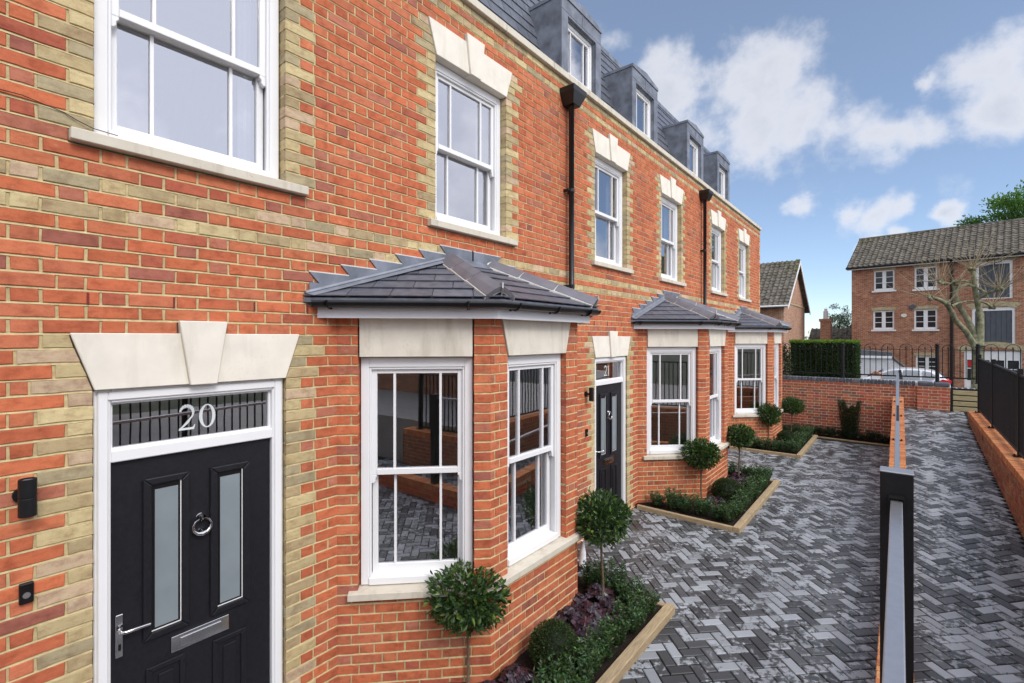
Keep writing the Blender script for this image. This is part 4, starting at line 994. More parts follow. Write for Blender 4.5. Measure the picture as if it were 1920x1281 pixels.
for y0, y1 in zip(posts[1:], posts):
    for zz, hh, nm in ((1.19, .03, 'top_rail'), (.075, .03, 'bottom_rail')):
        m = MB(); rail_box(m, [Vector((FX, y0 + .031, ztop(y0) + zz)) + fo, Vector((FX, y1 - .031, ztop(y1) + zz)) + fo], .04, hh); m.build(nm, 'metal_blk', FE)
    n = int((y1 - y0 - .1) / .11)
    for i in range(n + 1):
        y = y0 + .075 + i * (y1 - y0 - .15) / n
        m = MB(); m.box(Vector((FX - .009, y - .009, ztop(y) + .076)) + fo, Vector((FX + .009, y + .009, ztop(y) + 1.159)) + fo); m.build('bar', 'metal_blk', FE)
m = MB(); m.box((RWX + RWD - .02, -12, -.32), (11, 15.5, .88)); m.build('upper_path', 'concrete', kind='structure')

# plain building added out of frame for the bay windows to reflect
NB = empty('added_reflected_building', (8.2, -6, .88)); tag(NB, 'dark brick building added out of frame for the bay windows to reflect', 'building')
n = MB(); n.box((0, -6, 0), (5, 8, 3.6)); n.build('wall', 'fbrick', NB)
n = MB(); n.prism([(-.3, -6.2, 3.6), (5.3, -6.2, 3.6), (2.5, -6.2, 5.4)], (0, 14.4, 0)); n.build('roof', 'ftile', NB)
for y in (-4, -.5, 3, 6):
    n = MB(); n.box((-.03, y - .5, 1), (.05, y + .5, 2.3)); w_ = n.build('window', 'white_far', NB); n = MB(); n.box((-.036, y - .42, 1.08), (-.031, y + .42, 2.22)); n.build('pane', 'glass_far', w_)

# ------------------------------------------------------------------ boundary wall at the back, railings, board gate
BW = empty('garden_wall', (2.2, 15.65, 0)); tag(BW, 'red brick garden wall with blue-grey coping at the end of the courtyard', 'wall'); bo = Vector((-2.2, -15.65, 0))
fb = Fr(Vector((0, 15.65, 0)) + bo, (1, 0, 0)); DR = [(.48, .125, .068), (.42, .105, .06), (.46, .145, .08), (.36, .11, .07), (.29, .12, .085), (.50, .145, .072)]
r = random.Random(71); bs, rs = courses(-.2, 4.22, -4, 20, .005, [], lambda n: False, r); bs = [b[:6] + (tuple(x * r.uniform(.85, 1.15) for x in r.choice(DR)), b[7]) for b in bs]
fp = Fr(Vector((3.62, 15.56, 0)) + bo, (1, 0, 0)); ps, prs = courses(0, .60, 8, 20, .005, [], lambda n: False, r, phase=.22); ps = [b[:6] + (tuple(x * r.uniform(.9, 1.15) for x in r.choice(DR[:3])), b[7]) for b in ps]
mm = MB(); mortar_runs(mm, fb, rs, .2); mortar_runs(mm, fp, prs, .15); mm.build('wall_mortar', 'mortar_w', BW)
lay_bricks([(fb, b) for b in bs] + [(fp, b) for b in ps], BW, -bo)
q = MB(); q.box((-.0325, -.02, -.1), (.0325, .23, 0)); cm = q.mesh('blue_coping_brick', 'blue'); x = -.15
BLU = [(.10, .105, .13), (.13, .135, .16), (.085, .09, .115), (.16, .16, .18)]
while x < 3.60:
    o = link('blue_coping_brick', cm, BW, Vector((x, 15.65, 1.612)) + bo); o.color = (*r.choice(BLU), 1); bevel(o, .01, 2); x += .0755
for x in (3.775, 4.075):
    q = MB(); q.box((-.146, -.03, -.1), (.146, .32, 0)); o = q.build('pier_cap', 'blue', BW, loc=Vector((x, 15.56, 1.618)) + bo); o.color = (.11, .115, .14, 1); bevel(o, .03, 3)
x = 4.30
while x < 4.9:
    o = link('blue_coping_brick', cm, BW, Vector((x, 15.72, 1.50)) + bo); o.color = (*r.choice(BLU), 1); bevel(o, .01, 2); x += .105
m = MB(); m.box(Vector((-.2, 15.657, 1.505)) + bo, Vector((3.62, 15.86, 1.603)) + bo); m.box(Vector((3.62, 15.57, 1.505)) + bo, Vector((4.22, 15.85, 1.6)) + bo); m.box(Vector((4.24, 15.72, .2)) + bo, Vector((9, 15.9, 1.49)) + bo); m.build('coping_bed', 'mortar_light', BW)
GT = empty('board_screen', (4.5, 15.66, .93)); tag(GT, 'low screen of horizontal timber boards beside the brick pier', 'fence')
for i in range(4): m = MB(); m.box((-.225, -.02, .012 + .132 * i), (.34, .01, .132 * i + .118)); bevel(m.build('board', 'gatewood', GT), .006)
m = MB(); m.box((-.26, -.04, 0), (-.226, .02, .58)); m.build('screen_post', 'metal_blk', GT)
m = MB(); m.box((-.24, .011, 0), (.34, .016, .56)); m.build('backing', 'black', GT)

RL = empty('hoop_railing', (2.2, 15.76, 1.61)); tag(RL, 'black hoop-topped iron railing on the garden wall', 'railing')
zb, zt = .10, .79; sp = .115
def bar(mb, x, z0, z1, rr=.008): mb.box((x - rr, -rr, z0), (x + rr, rr, z1))
def railing_run(x0, x1):
    m = MB(); m.box((x0, -.006, zb), (x1, .006, zb + .035)); m.build('bottom_rail', 'metal_blk', RL)
    m = MB(); m.box((x0, -.006, zt), (x1, .006, zt + .012)); m.build('top_rail', 'metal_blk', RL)
    n = max(1, int(round((x1 - x0) / (3 * sp)))); p = (x1 - x0) / n
    for i in range(n):
        c = x0 + p * (i + .5); m = MB(); k = p / 3
        for sx in (-k, k): bar(m, c + sx, zb, zt + .03)
        m.tube([(c - k * math.cos(t), 0, zt + .03 + k * math.sin(t)) for t in [math.pi * j / 12 for j in range(13)]], .008, 6); m.build('hoop_bar', 'metal_blk', RL)
        m = MB(); bar(m, c, zb, zt + .03); m.lathe([(.008, 0), (.022, .012), (.016, .03), (.006, .06), (.001, .075)], (c, 0, zt + .03), 8); m.build('spear_bar', 'metal_blk', RL)
posts_x = [-1.75, -.12, 1.80, 2.52, 4.4, 6.3]
for x in posts_x:
    m = MB(); m.lathe([(.062, 0), (.062, .01), (.04, .02), (.038, .86), (.055, .868), (.055, .885), (.03, .895), (.042, .915), (.042, .935), (.02, .955), (.004, .962)], (x, 0, .0), 16); m.build('railing_post', 'metal_blk', RL)
for a, b in zip(posts_x, posts_x[1:]): railing_run(a + .045, b - .045)

# ------------------------------------------------------------------ planting
def rvec(r):
    while True:
        v = Vector((r.uniform(-1, 1), r.uniform(-1, 1), r.uniform(-1, 1)))
        if .05 < v.length < 1: return v.normalized()
def leaf(mb, p, d, ln, wd, col, r, six=False):
    d = d.normalized(); sd = d.cross(rvec(r))
    if sd.length < 1e-3: return
    sd.normalize(); nn = sd.cross(d); f = r.uniform(.1, .35) * wd
    if six:
        c1, c2 = p + d * ln * .33, p + d * ln * .68
        mb.add([p, c1 + sd * wd * .5 + nn * f, c2 + sd * wd * .42 + nn * f, p + d * ln - nn * ln * .08, c2 - sd * wd * .42 + nn * f, c1 - sd * wd * .5 + nn * f, c1, c2],
               [(0, 6, 1), (6, 7, 2, 1), (7, 3, 2), (0, 5, 6), (6, 5, 4, 7), (7, 4, 3)], col)
    else:
        c = p + d * ln * .5; mb.add([p, c + sd * wd * .5 + nn * f, p + d * ln, c - sd * wd * .5 + nn * f], [(0, 2, 1), (0, 3, 2)], col)
def shade(c, r, k=.3): f = r.uniform(1 - k, 1 + k); return tuple(x * f * r.uniform(.92, 1.08) for x in c)

def bay_crown(seed, R0=.25):
    r = random.Random(seed); mb = MB(); lobes = [(rvec(r), r.uniform(.75, 1.12)) for _ in range(14)]
    for i in range(2000):
        v = rvec(r); k = 1.0
        for d, s_ in lobes:
            if v.dot(d) > .82: k *= .80 + .24 * s_
        rad = R0 * k * (r.random() ** .38) * (1.0 if r.random() < .93 else r.uniform(1.05, 1.22)); p = Vector((v.x * rad * 1.08, v.y * rad * 1.08, v.z * rad * .92))
        d = (v * .8 + rvec(r) * .75 + Vector((0, 0, .25)))
        young = rad > R0 * .8 and r.random() < .28
        leaf(mb, p, d, r.uniform(.045, .08), r.uniform(.018, .028), shade((.10, .16, .03) if young else (.034, .074, .020), r, .4), r, True)
    return mb.mesh('crown', 'leaf')
CROWNS = [bay_crown(s) for s in (1, 2, 3)]
def bay_tree(x, y, zc, sc, i, label):
    T = empty('bay_tree', (x, y, .04), rnd.uniform(0, 6)); tag(T, label, 'tree', 'lollipop bay trees in the beds')
    o = link('crown', CROWNS[i % 3], T, (0, 0, zc - .04)); o.scale = (sc * rnd.uniform(.93, 1.07), sc * rnd.uniform(.93, 1.07), sc * rnd.uniform(.9, 1.06)); T.rotation_euler = (rnd.uniform(-.035, .035), rnd.uniform(-.035, .035), T.rotation_euler.z)
    m = MB(); m.tube([(0, 0, 0), (.006, .004, .25), (-.004, .003, .5), (0, 0, zc - .12), (.002, 0, zc)], [.014, .0125, .012, .0115, .009], 8)
    for k in range(5): d = Vector((math.cos(k * 1.3), math.sin(k * 1.3), 1.0)); m.tube([(0, 0, zc - .16), Vector((0, 0, zc - .16)) + d * .14], [.007, .003], 5)
    m.build('trunk', 'bark', T, True)
bay_tree(.72, 2.62, .735, 1.02, 0, 'clipped lollipop bay tree in front of the nearest bay window, largest in view')
bay_tree(1.0, 4.23, .915, .98, 1, 'lollipop bay tree at the far end of the first bed, before the second door')
bay_tree(.8, 7.9, .83, 1.02, 2, 'lollipop bay tree against the second bay, at its near corner')
bay_tree(.98, 9.45, .905, .92, 0, 'lollipop bay tree behind the box ball at the far end of the second bed')
bay_tree(.75, 13.25, .80, 1.0, 1, 'lollipop bay tree beside the third bay window')
bay_tree(1.0, 14.75, .88, 1.0, 2, 'farthest lollipop bay tree, before the garden wall')

def ball_mesh(seed, R0=.2):
    r = random.Random(seed); mb = MB()
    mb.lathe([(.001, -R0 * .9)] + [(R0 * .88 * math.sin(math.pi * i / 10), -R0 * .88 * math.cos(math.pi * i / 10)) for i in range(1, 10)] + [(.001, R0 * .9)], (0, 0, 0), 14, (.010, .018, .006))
    for i in range(5200):
        v = rvec(r); rad = R0 * r.uniform(.86, 1.03); d = v * .9 + rvec(r) * .8
        leaf(mb, v * rad, d, r.uniform(.014, .024), r.uniform(.008, .012), shade((.055, .085, .018) if r.random() < .3 else (.026, .048, .012), r), r)
    return mb.mesh('box_ball', 'leaf_m')
BALL = [ball_mesh(5), ball_mesh(6)]
for i, (x, y, s_, lb) in enumerate(((1.10, 3.22, .97, 'clipped round box ball in the nearest bed'), (1.08, 8.25, 1.08, 'clipped round box ball in the second bed'), (1.1, 13.5, 1.08, 'clipped round box ball in the far bed by the third bay'))):
    o = link('box_ball', BALL[i % 2], None, (x, y, .2)); o.scale = (s_, s_, s_ * .96); tag(o, lb, 'shrub', 'box balls in the beds')

def shrub_mesh(seed, h=.27, rad=.13, c=(.042, .092, .028), n=36, lf=(.028, .042)):
    r = random.Random(seed); mb = MB()
    for i in range(n):
        a = r.uniform(0, 6.28); q = rad * math.sqrt(r.random()); b = Vector((q * .5 * math.cos(a), q * .5 * math.sin(a), 0)); t = Vector((q * 1.15 * math.cos(a), q * 1.15 * math.sin(a), h * r.uniform(.62, 1.08)))
        mb.tube([b, (b + t) * .5 + rvec(r) * .01, t], [.003, .0025, .0015], 4, (.05, .05, .02), False)
        for k in range(24):
            u = r.uniform(.2, 1.0); p = b.lerp(t, u); a2 = r.uniform(0, 6.28)
            leaf(mb, p, Vector((math.cos(a2), math.sin(a2), r.uniform(.15, .9))), r.uniform(*lf), r.uniform(.012, .018), shade(tuple(x * (1.7 if u > .9 and r.random() < .5 else 1) for x in c), r, .35), r)
    return mb.mesh('low_shrub', 'leaf')
SHR = [shrub_mesh(s) for s in (11, 12, 13, 14)]
ORD = 'first second third fourth fifth sixth seventh eighth ninth tenth eleventh twelfth thirteenth fourteenth fifteenth'.split()
def shrub_row(pts, lb0, grp):
    for oi_, (x, y) in enumerate(pts):
        lb = lb0 % ORD[oi_]
        o = link('low_shrub', SHR[rnd.randrange(4)], None, (x + rnd.uniform(-.02, .02), y + rnd.uniform(-.03, .03), .045)); k = rnd.uniform(.85, 1.15); o.scale = (k, k, k * rnd.uniform(.85, 1.12)); o.rotation_euler = (0, 0, rnd.uniform(0, 6))
        tag(o, lb, 'shrub', grp)
def frange(a, b, s_):
    n = int(round((b - a) / s_)); return [a + (b - a) * i / n for i in range(n + 1)]
for i, bn in enumerate(('nearest', 'second', 'far')):
    b0 = i * PITCH; g = 'hedge rows of the %s bed' % bn
    shrub_row([(1.36, b0 + y) for y in frange(2.05, 4.42, .21)], 'small glossy evergreen shrub, %s from the near end of the ' + bn + " bed's long row", g)
    shrub_row([(x, b0 + 4.46) for x in frange(.72, 1.2, .22)], 'small glossy evergreen shrub, %s from the wall at the far end of the ' + bn + ' bed', g)
    if i: shrub_row([(x, b0 + 2.0) for x in frange(.3, 1.2, .21)], 'small glossy evergreen shrub, %s from the wall at the near end of the ' + bn + ' bed', g)
DARKS = [shrub_mesh(s, .24, .15, (.018, .036, .014), 30) for s in (21, 22)]
SHR_, SHR[:] = list(SHR), [DARKS[0], DARKS[1], DARKS[0], DARKS[1]]
shrub_row([(x, 15.42 - .0 * x) for x in frange(.7, 3.0, .23)], 'dark low evergreen under the garden wall, %s from the house', 'dark row under the garden wall')
# columnar shrub trained against the garden wall
r = random.Random(44); mb = MB(); CS = empty('columnar_shrub', (2.25, 15.44, .03)); tag(CS, 'dark upright shrub with two points growing against the garden wall', 'shrub')
for i in range(11000):
    u = r.random() ** .8; z = u * 1.02; w = (.16 + .1 * u) * (1 if u < .82 else 1.0); a = r.uniform(0, 6.28); q = math.sqrt(r.random()); x = q * w * math.cos(a); y = q * .12 * math.sin(a)
    if z > .80 + .24 * (abs(x - .02) / .2) + .06 * math.sin(x * 40): continue
    leaf(mb, Vector((x, y, z)), Vector((x * 3, y * 4 - .2, .6)) + rvec(r) * .7, r.uniform(.02, .038), .012, shade((.022, .042, .015), r, .4), r)
mb.build('crown', 'leaf_m', CS)
m = MB(); m.tube([(0, 0, 0), (-.08, 0, .9)], .01, 6); m.tube([(0, 0, 0), (.1, 0, .95)], .01, 6); m.build('trunk', 'bark', CS)

# purple coral-bells between the trees
def heuchera(seed):
    r = random.Random(seed); mb = MB()
    for i in range(30):
        a = r.uniform(0, 6.28); q = .13 * math.sqrt(r.random()); h = .05 + .09 * (1 - q / .13) + r.uniform(0, .03); c = Vector((q * math.cos(a), q * math.sin(a), h)); nrm = Vector((math.cos(a) * .5, math.sin(a) * .5, 1)) + rvec(r) * .35; nrm.normalize()
        ax = nrm.cross(rvec(r)).normalized(); ay = nrm.cross(ax); R0 = r.uniform(.03, .048); k = 14; col = shade(r.choice([(.050, .036, .050), (.040, .022, .034), (.075, .06, .075), (.055, .02, .028)]), r, .25)
        mb.tube([(c.x * .3, c.y * .3, 0), c], .002, 4, (.06, .02, .03), False)
        vs = [c]; 
        for j in range(k): t = 6.283 * j / k; rr = R0 * (1 + .16 * math.cos(j * math.pi)) * (1 - .25 * (1 if j == 0 else 0)); vs.append(c + ax * rr * math.cos(t) + ay * rr * math.sin(t) + nrm * (.006 * math.sin(j * 2.2) - .004))
        mb.add(vs, [(0, 1 + j, 1 + (j + 1) % k) for j in range(k)], col)
    return mb.mesh('coral_bells', 'leaf')
HEU = [heuchera(s) for s in (1, 2, 3)]
for bi, bn in enumerate(('nearest', 'second', 'far')):
    for j, (x, y) in enumerate(((.98, 2.55), (.62, 2.2), (1.0, 2.85), (.97, 3.62), (1.06, 3.9), (1.14, 4.12), (.98, 4.0), (.9, 4.3), (.78, 4.05), (1.12, 3.72), (1.22, 3.95), (.92, 3.75))):
        o = link('coral_bells', HEU[(j + bi) % 3], None, (x + rnd.uniform(-.02, .02), bi * PITCH + y, .05)); o.rotation_euler = (0, 0, rnd.uniform(0, 6)); k = rnd.uniform(.9, 1.2); o.scale = (k, k, k)
        tag(o, 'dark purple ruffled coral bells low in the %s bed' % bn, 'plant', 'coral bells of the %s bed' % bn)

# beds: soil and timber edging
for i, nm in enumerate(('nearest', 'second', 'far')):
    b0 = 1.80 + i * PITCH; b1 = b0 + 2.86; r = random.Random(80 + i)
    mb = MB(); nx, ny = 20, 34
    for a in range(nx + 1):
        for b in range(ny + 1):
            x, y = -.02 + 1.5 * a / nx, b0 + .05 + (b1 - b0 - .1) * b / ny; e = 0 if a in (0, nx) or b in (0, ny) else r.uniform(-.012, .016); mb.v.append((x, y, .045 + e))
    mb.f = [(a * (ny + 1) + b, (a + 1) * (ny + 1) + b, (a + 1) * (ny + 1) + b + 1, a * (ny + 1) + b + 1) for a in range(nx) for b in range(ny)]
    mb.build('bed_soil', 'soil', kind='structure')
    TE = empty('timber_edging', (1.53, b0, 0)); tag(TE, 'pale timber board edging round the %s planting bed' % nm, 'edging', 'timber bed edgings')
    L1, L2 = 1.47, 1.562
    for (x0, y0, x1, y1) in ((L1 - 1.53, 0, L2 - 1.53, 2.86), (-1.48, 0, L1 - 1.533, .055), (-1.0, 2.80, L1 - 1.533, 2.86)):
        m = MB()
        if x1 - x0 < .2:      # long boards modelled along local x so that the grain follows them
            m.box((0, 0, 0), (y1 - y0, x1 - x0, .095)); o = m.build('edging_board', 'timber', TE, loc=(x1, y0, -.02)); o.rotation_euler = (0, 0, R(90))
        else: m.box((0, 0, 0), (x1 - x0, y1 - y0, .085)); o = m.build('edging_board', 'timber', TE, loc=(x0, y0, -.02))
        bevel(o, .006)
m = MB(); m.add([(-.02, 15.12, .03), (3.15, 14.98, .03), (3.15, 15.7, .04), (-.02, 15.7, .04)], [(0, 1, 2, 3)]); m.build('bed_soil', 'soil', kind='structure')
m = MB(); m.box((0, 0, 0), (1.62, .035, .07)); o = m.build('timber_edging', 'timber', loc=(1.53, 15.12, -.01)); o.rotation_euler = (0, 0, math.atan2(-.10, 1.6)); tag(o, 'thin timber edging board in front of the garden wall bed', 'edging')

# ------------------------------------------------------------------ beyond the wall
def at(x, y, dep):
    u = (x - 960) / FPX; rt = u * dep; return Vector((CAMX + CT * rt - ST * dep, ST * rt + CT * dep, CAMH + (HY - y) / FPX * dep))
def on_y(x, y, Y):
    d = px_ray(x, y); t = Y / d.y; return Vector((CAMX + d.x * t, Y, CAMH + d.z * t))

def holes_wall(mb, fr, W, H, holes, th, z0=0):
    xs = sorted(set([0, W] + [h[0] for h in holes] + [h[1] for h in holes])); zs = sorted(set([z0, H] + [h[2] for h in holes] + [h[3] for h in holes]))
    for a, b in zip(xs, xs[1:]):
        run = None
        for c, d in zip(zs, zs[1:]):
            mx, mz = (a + b) / 2, (c + d) / 2; hole = any(h[0] < mx < h[1] and h[2] < mz < h[3] for h in holes)
            if not hole: run = (run[0], d) if run else (c, d)
            if (hole or d == zs[-1]) and run: fr.box(mb, a, b, run[0], run[1], -th, 0); run = None

def tiled_slope(parent, e0, e1, r0, r1, cw=.30, rows=13, name='roof_tiles', mat='ftile'):
    """corrugated interlocking tiles between an eave edge e0-e1 and a ridge r0-r1"""
    e0, e1, r0, r1 = map(Vector, (e0, e1, r0, r1)); u = (e1 - e0); W = u.length; u.normalize(); n = u.cross(r0 - e0).normalized(); cols = max(2, int(W / cw)); mb = MB(); rr = random.Random(4)
    for k in range(rows):
        t0, t1 = k / rows, (k + 1.12) / rows; t1 = min(t1, 1); seg = cols * 6; a, b = e0.lerp(r0, t0), e1.lerp(r1, t0); c, d = e0.lerp(r0, t1), e1.lerp(r1, t1); base = len(mb.v); jit = [rr.uniform(-.008, .008) for _ in range(cols + 1)]
        for i in range(seg + 1):
            ph = (i % 6) / 6; h = .065 * (math.sin(math.pi * min(1, ph / .55)) if ph < .55 else 0) + jit[i // 6]; f = i / seg
            mb.v += [tuple(a.lerp(b, f) + n * (h + .045)), tuple(c.lerp(d, f) + n * (h + .012)), tuple(a.lerp(b, f) + n * (h + .005))]
        for i in range(seg): p = base + 3 * i; mb.f += [(p, p + 3, p + 4, p + 1), (p + 2, p + 5, p + 3, p)]
    return mb.build(name, mat, parent, kind='stuff')

MILL = empty('brick_mill', (.72, 40.41, -.34), math.atan2(-.14, .99015)); tag(MILL, 'three-storey old brick building with white casements and a long tiled roof', 'building')
fm = Fr((0, 0, 0), (1, 0, 0)); ZB = .34
wins = [(1.24, 2.34, 5.855, 7.2), (3.34, 4.44, 5.80, 7.2), (1.2, 2.32, 3.25, 4.52), (3.32, 4.44, 3.24, 4.52), (3.40, 4.46, .5, 1.56)]
big = [(6.17, 7.68, 5.0, 7.22), (6.0, 7.78, 2.28, 4.50)]; door_ = (5.66, 8.05, -.3, 1.95)
hs = [(a, b, c + ZB, d + ZB) for a, b, c, d in wins + big] + [(door_[0], door_[1], 0, door_[3] + ZB)]
m = MB(); holes_wall(m, fm, 17, 7.6 + ZB, hs, .25); m.build('front_wall', 'fbrick', MILL)
m = MB(); m.box((0, .25, 0), (.25, 7, 7.6 + ZB)); m.prism([(0, 0, 7.6 + ZB), (0, 7, 7.6 + ZB), (0, 3.5, 9.95 + ZB)][::-1], (.25, 0, 0)); m.build('gable_wall', 'fbrick', MILL)
m = MB(); m.box((.26, 6.7, 0), (17, 7, 7.9)); m.box((.26, 1.6, 0), (17, 1.7, 7.9)); m.build('back_wall', 'room', MILL)
rf = MB()
for ya in (-.32, 7.3): q = [(-.22, ya, 7.5 + ZB), (-.22, 3.5, 9.98 + ZB), (-.22, 3.5, 9.86 + ZB), (-.22, ya, 7.38 + ZB)]; rf.prism(q if ya > 0 else q[::-1], (17.4, 0, 0))
RF = rf.build('roof', 'ftile', MILL)
tiled_slope(RF, (-.24, -.36, 7.50 + ZB), (17.2, -.36, 7.50 + ZB), (-.24, 3.5, 10.0 + ZB), (17.2, 3.5, 10.0 + ZB), .30, 14)
m = MB(); m.tube([(-.24, 3.5, 10.0 + ZB), (17.2, 3.5, 10.0 + ZB)], .11, 8); m.build('ridge_tiles', 'ftile', RF)
r = random.Random(2); m = MB()
for i in range(70): u = r.random() ** 2.2 * 3.5; t = 1 - r.random() ** 2 * .16; p = Vector((-.2 + u, -.36 + 3.86 * t, 7.5 + ZB + 2.5 * t + .06)); q = r.uniform(.03, .09); m.lathe([(.01, -q * .4), (q, 0), (q * .6, q * .4), (.01, q * .5)], p, 6)
m.build('roof_moss', 'moss', RF, kind='stuff')
m = MB(); m.tube([(-.25, -.42, 7.46 + ZB), (17.2, -.42, 7.46 + ZB)], .07, 8); m.build('eaves_gutter', 'metal_blk', MILL); m = MB(); m.box((-.2, -.34, 7.33 + ZB), (17, -.3, 7.46 + ZB)); m.build('eaves_board', 'white_far', MILL)
m = MB(); m.tube([(5.11, -.1, 0), (5.11, -.1, 7.25 + ZB), (5.11, -.36, 7.42 + ZB)], .075, 8); m.build('mill_downpipe', 'metal_blk', MILL)
def arch(parent, a, b, z, h, rise, over=.12, mat='fbuff'):
    m = MB(); c = (a + b) / 2; n = 12; lo, hi = [], []
    for i in range(n + 1): t = -1 + 2 * i / n; lo.append((c + t * (b - a) / 2, z + rise * (1 - t * t))); hi.append((c + t * ((b - a) / 2 + over), z + rise * (1 - t * t) + h))
    for i in range(n): fm.poly(m, [lo[i], lo[i + 1], hi[i + 1], hi[i]], -.1, .012)
    m.build('window_arch', mat, parent)
for (a, b, c, d) in wins:
    c += ZB; d += ZB; m = MB(); f = .09; x = (a + b) / 2
    fm.box(m, a, a + f, c, d, -.16, -.06); fm.box(m, b - f, b, c, d, -.16, -.06); fm.box(m, a + f, b - f, d - f, d, -.16, -.06); fm.box(m, a + f, b - f, c, c + .14, -.16, -.06); fm.box(m, x - .1, x + .1, c + .14, d - f, -.16, -.05)
    W_ = m.build('window', 'white_far', MILL)
    for p, q in ((a + f, x - .1), (x + .1, b - f)):
        m = MB(); hgt = (d - f - c - .14) / 3
        for k in (1, 2): fm.box(m, p, q, c + .14 + hgt * k - .018, c + .14 + hgt * k + .018, -.12, -.075)
        m.build('glazing_bar', 'white_far', W_)
        for k in range(3): m = MB(); z0 = c + .14 + hgt * k; m.add([fm.p(p, z0, -.1), fm.p(q, z0, -.1), fm.p(q, z0 + hgt, -.1), fm.p(p, z0 + hgt, -.1)], [(0, 1, 2, 3)]); m.build('pane', 'glass_far', W_)
    m = MB(); fm.box(m, a - .1, b + .1, c - .1, c - .003, -.1, .08); m.build('sill', 'white_far', W_); arch(W_, a, b, d - .02, .2, .05)
for (a, b, c, d) in big:
    c += ZB; d += ZB; m = MB(); f = .12; fm.box(m, a, a + f, c, d, -.16, -.04); fm.box(m, b - f, b, c, d, -.16, -.04); fm.box(m, a + f, b - f, d - .2, d, -.16, -.04); fm.box(m, a + f, b - f, c, c + .05, -.16, -.04); W_ = m.build('loading_door', 'white_far', MILL)
    n = 7; ww = (b - a - 2 * f) / n
    for i in range(n): m = MB(); fm.box(m, a + f + ww * i + .006, a + f + ww * (i + 1) - .006, c + .05, d - .2, -.14, -.07); m.build('shutter_board', 'shutter', W_)
    arch(W_, a - .05, b + .05, d - .06, .26, .13, .25)
a, b, c, d = door_; d += ZB; m = MB(); fm.box(m, a, a + .12, 0, d, -.2, -.05); fm.box(m, b - .12, b, 0, d, -.2, -.05); fm.box(m, a + .12, b - .12, d - .55, d, -.2, -.06)
for x in (a + .7, a + 1.15, a + 1.75): fm.box(m, x - .07, x + .07, 0, d - .55, -.2, -.06)
fm.box(m, a + .12, b - .12, .0, .5, -.19, -.07); W_ = m.build('arched_doorway', 'white_far', MILL)
for p, q in ((a + .12, a + .63), (a + .77, a + 1.08), (a + 1.22, a + 1.68), (a + 1.82, b - .12)):
    m = MB(); fm.box(m, p, q, 1.2, 1.25, -.15, -.1); m.build('glazing_bar', 'white_far', W_)
    m = MB(); m.add([fm.p(p, .5, -.13), fm.p(q, .5, -.13), fm.p(q, d - .55, -.13), fm.p(p, d - .55, -.13)], [(0, 1, 2, 3)]); m.build('pane', 'glass_far', W_)
m = MB(); fm.box(m, a + .16, a + .6, 1.32, 1.7, -.125, -.12); m.build('red_poster', 'redlens', W_); arch(W_, a - .1, b + .1, d - .12, .3, .35, .25)
m = MB(); q = .2; fm.poly(m, [(3.25 - q * 1.1, 4.7 + ZB), (3.25, 4.7 - q * .85 + ZB), (3.25 + q * 1.1, 4.7 + ZB), (3.25, 4.7 + q * .85 + ZB)], 0, .06); m.build('tie_plate', 'shutter', MILL)
m = MB(); fm.poly(m, [(2.82 + .15 * math.cos(t), 4.16 + ZB + .12 * math.sin(t)) for t in [6.283 * i / 18 for i in range(18)]], 0, .05); m.build('oval_plaque', 'stone', MILL)
m = MB(); pts = [(6.95 + .30 * math.cos(t), 7.2 + ZB + .12 * math.sin(t)) for t in [6.283 * i / 16 for i in range(17)]]; m.tube([fm.p(x, z, .15) for x, z in pts], .02, 5); m.tube([fm.p(6.95, 7.0 + ZB, .15), fm.p(6.95, 7.5 + ZB, .15)], .025, 5); m.build('hoist_hook', 'metal_blk', MILL)

# gable house behind the end of the terrace
GH = empty('gable_house', (-2.35, 34.0, -.34)); tag(GH, 'brick house with steep mossy tiled roof and pale gable behind the terrace end', 'house')
EZ, RZ_ = 4.95 + ZB, 8.02 + ZB
m = MB(); m.box((-10, 0, 0), (-.26, .25, EZ)); m.build('front_wall', 'fbrick2', GH)
m = MB(); m.prism([(0, 0, 0), (0, 8.5, 0), (0, 8.5, EZ), (0, 4.25, RZ_ - .05), (0, 0, EZ)], (-.25, 0, 0)); m.build('gable_wall', 'fbrick3', GH)
m = MB(); m.box((.0, .02, EZ - .02), (.04, 8.48, EZ + .06)); m.build('brick_band', 'fbuff', GH)
rf = MB()
for ya in (-.35, 8.85): q = [(.3, ya, EZ - .22), (.3, 4.25, RZ_ + .02), (.3, 4.25, RZ_ - .1), (.3, ya, EZ - .34)]; rf.prism(q if ya < 0 else q[::-1], (-10.5, 0, 0))
RF = rf.build('roof', 'ftile', GH)
tiled_slope(RF, (-10.2, -.42, EZ - .24), (.32, -.42, EZ - .24), (-10.2, 4.25, RZ_ + .06), (.32, 4.25, RZ_ + .06), .30, 15)
for s_ in (0, 1):
    y0, y1 = (-.42, 4.25) if s_ == 0 else (8.92, 4.25)
    m = MB(); pts = [(.33, y0, EZ - .28), (.33, y1, RZ_ + .02), (.33, y1, RZ_ - .22), (.33, y0, EZ - .48)]; m.prism(pts if s_ == 0 else pts[::-1], (-.04, 0, 0) if s_ == 0 else (-.04, 0, 0)); m.build('bargeboard', 'white_far', GH)
m = MB(); m.tube([(-10, -.5, EZ - .26), (.3, -.5, EZ - .26)], .06, 6); m.build('eaves_gutter', 'white_far', GH)
r = random.Random(3); m = MB()
for i in range(60): u = r.random() ** 2 * 1.6; t = 1 - r.random() ** 1.5 * .35; p = Vector((.25 - u, -.42 + 4.67 * t, EZ - .24 + (RZ_ + .3 - EZ) * t + .06)); q = r.uniform(.03, .09); m.lathe([(.01, -q * .4), (q, 0), (q * .6, q * .4), (.01, q * .5)], p, 6)
m.build('roof_moss', 'moss', RF, kind='stuff')
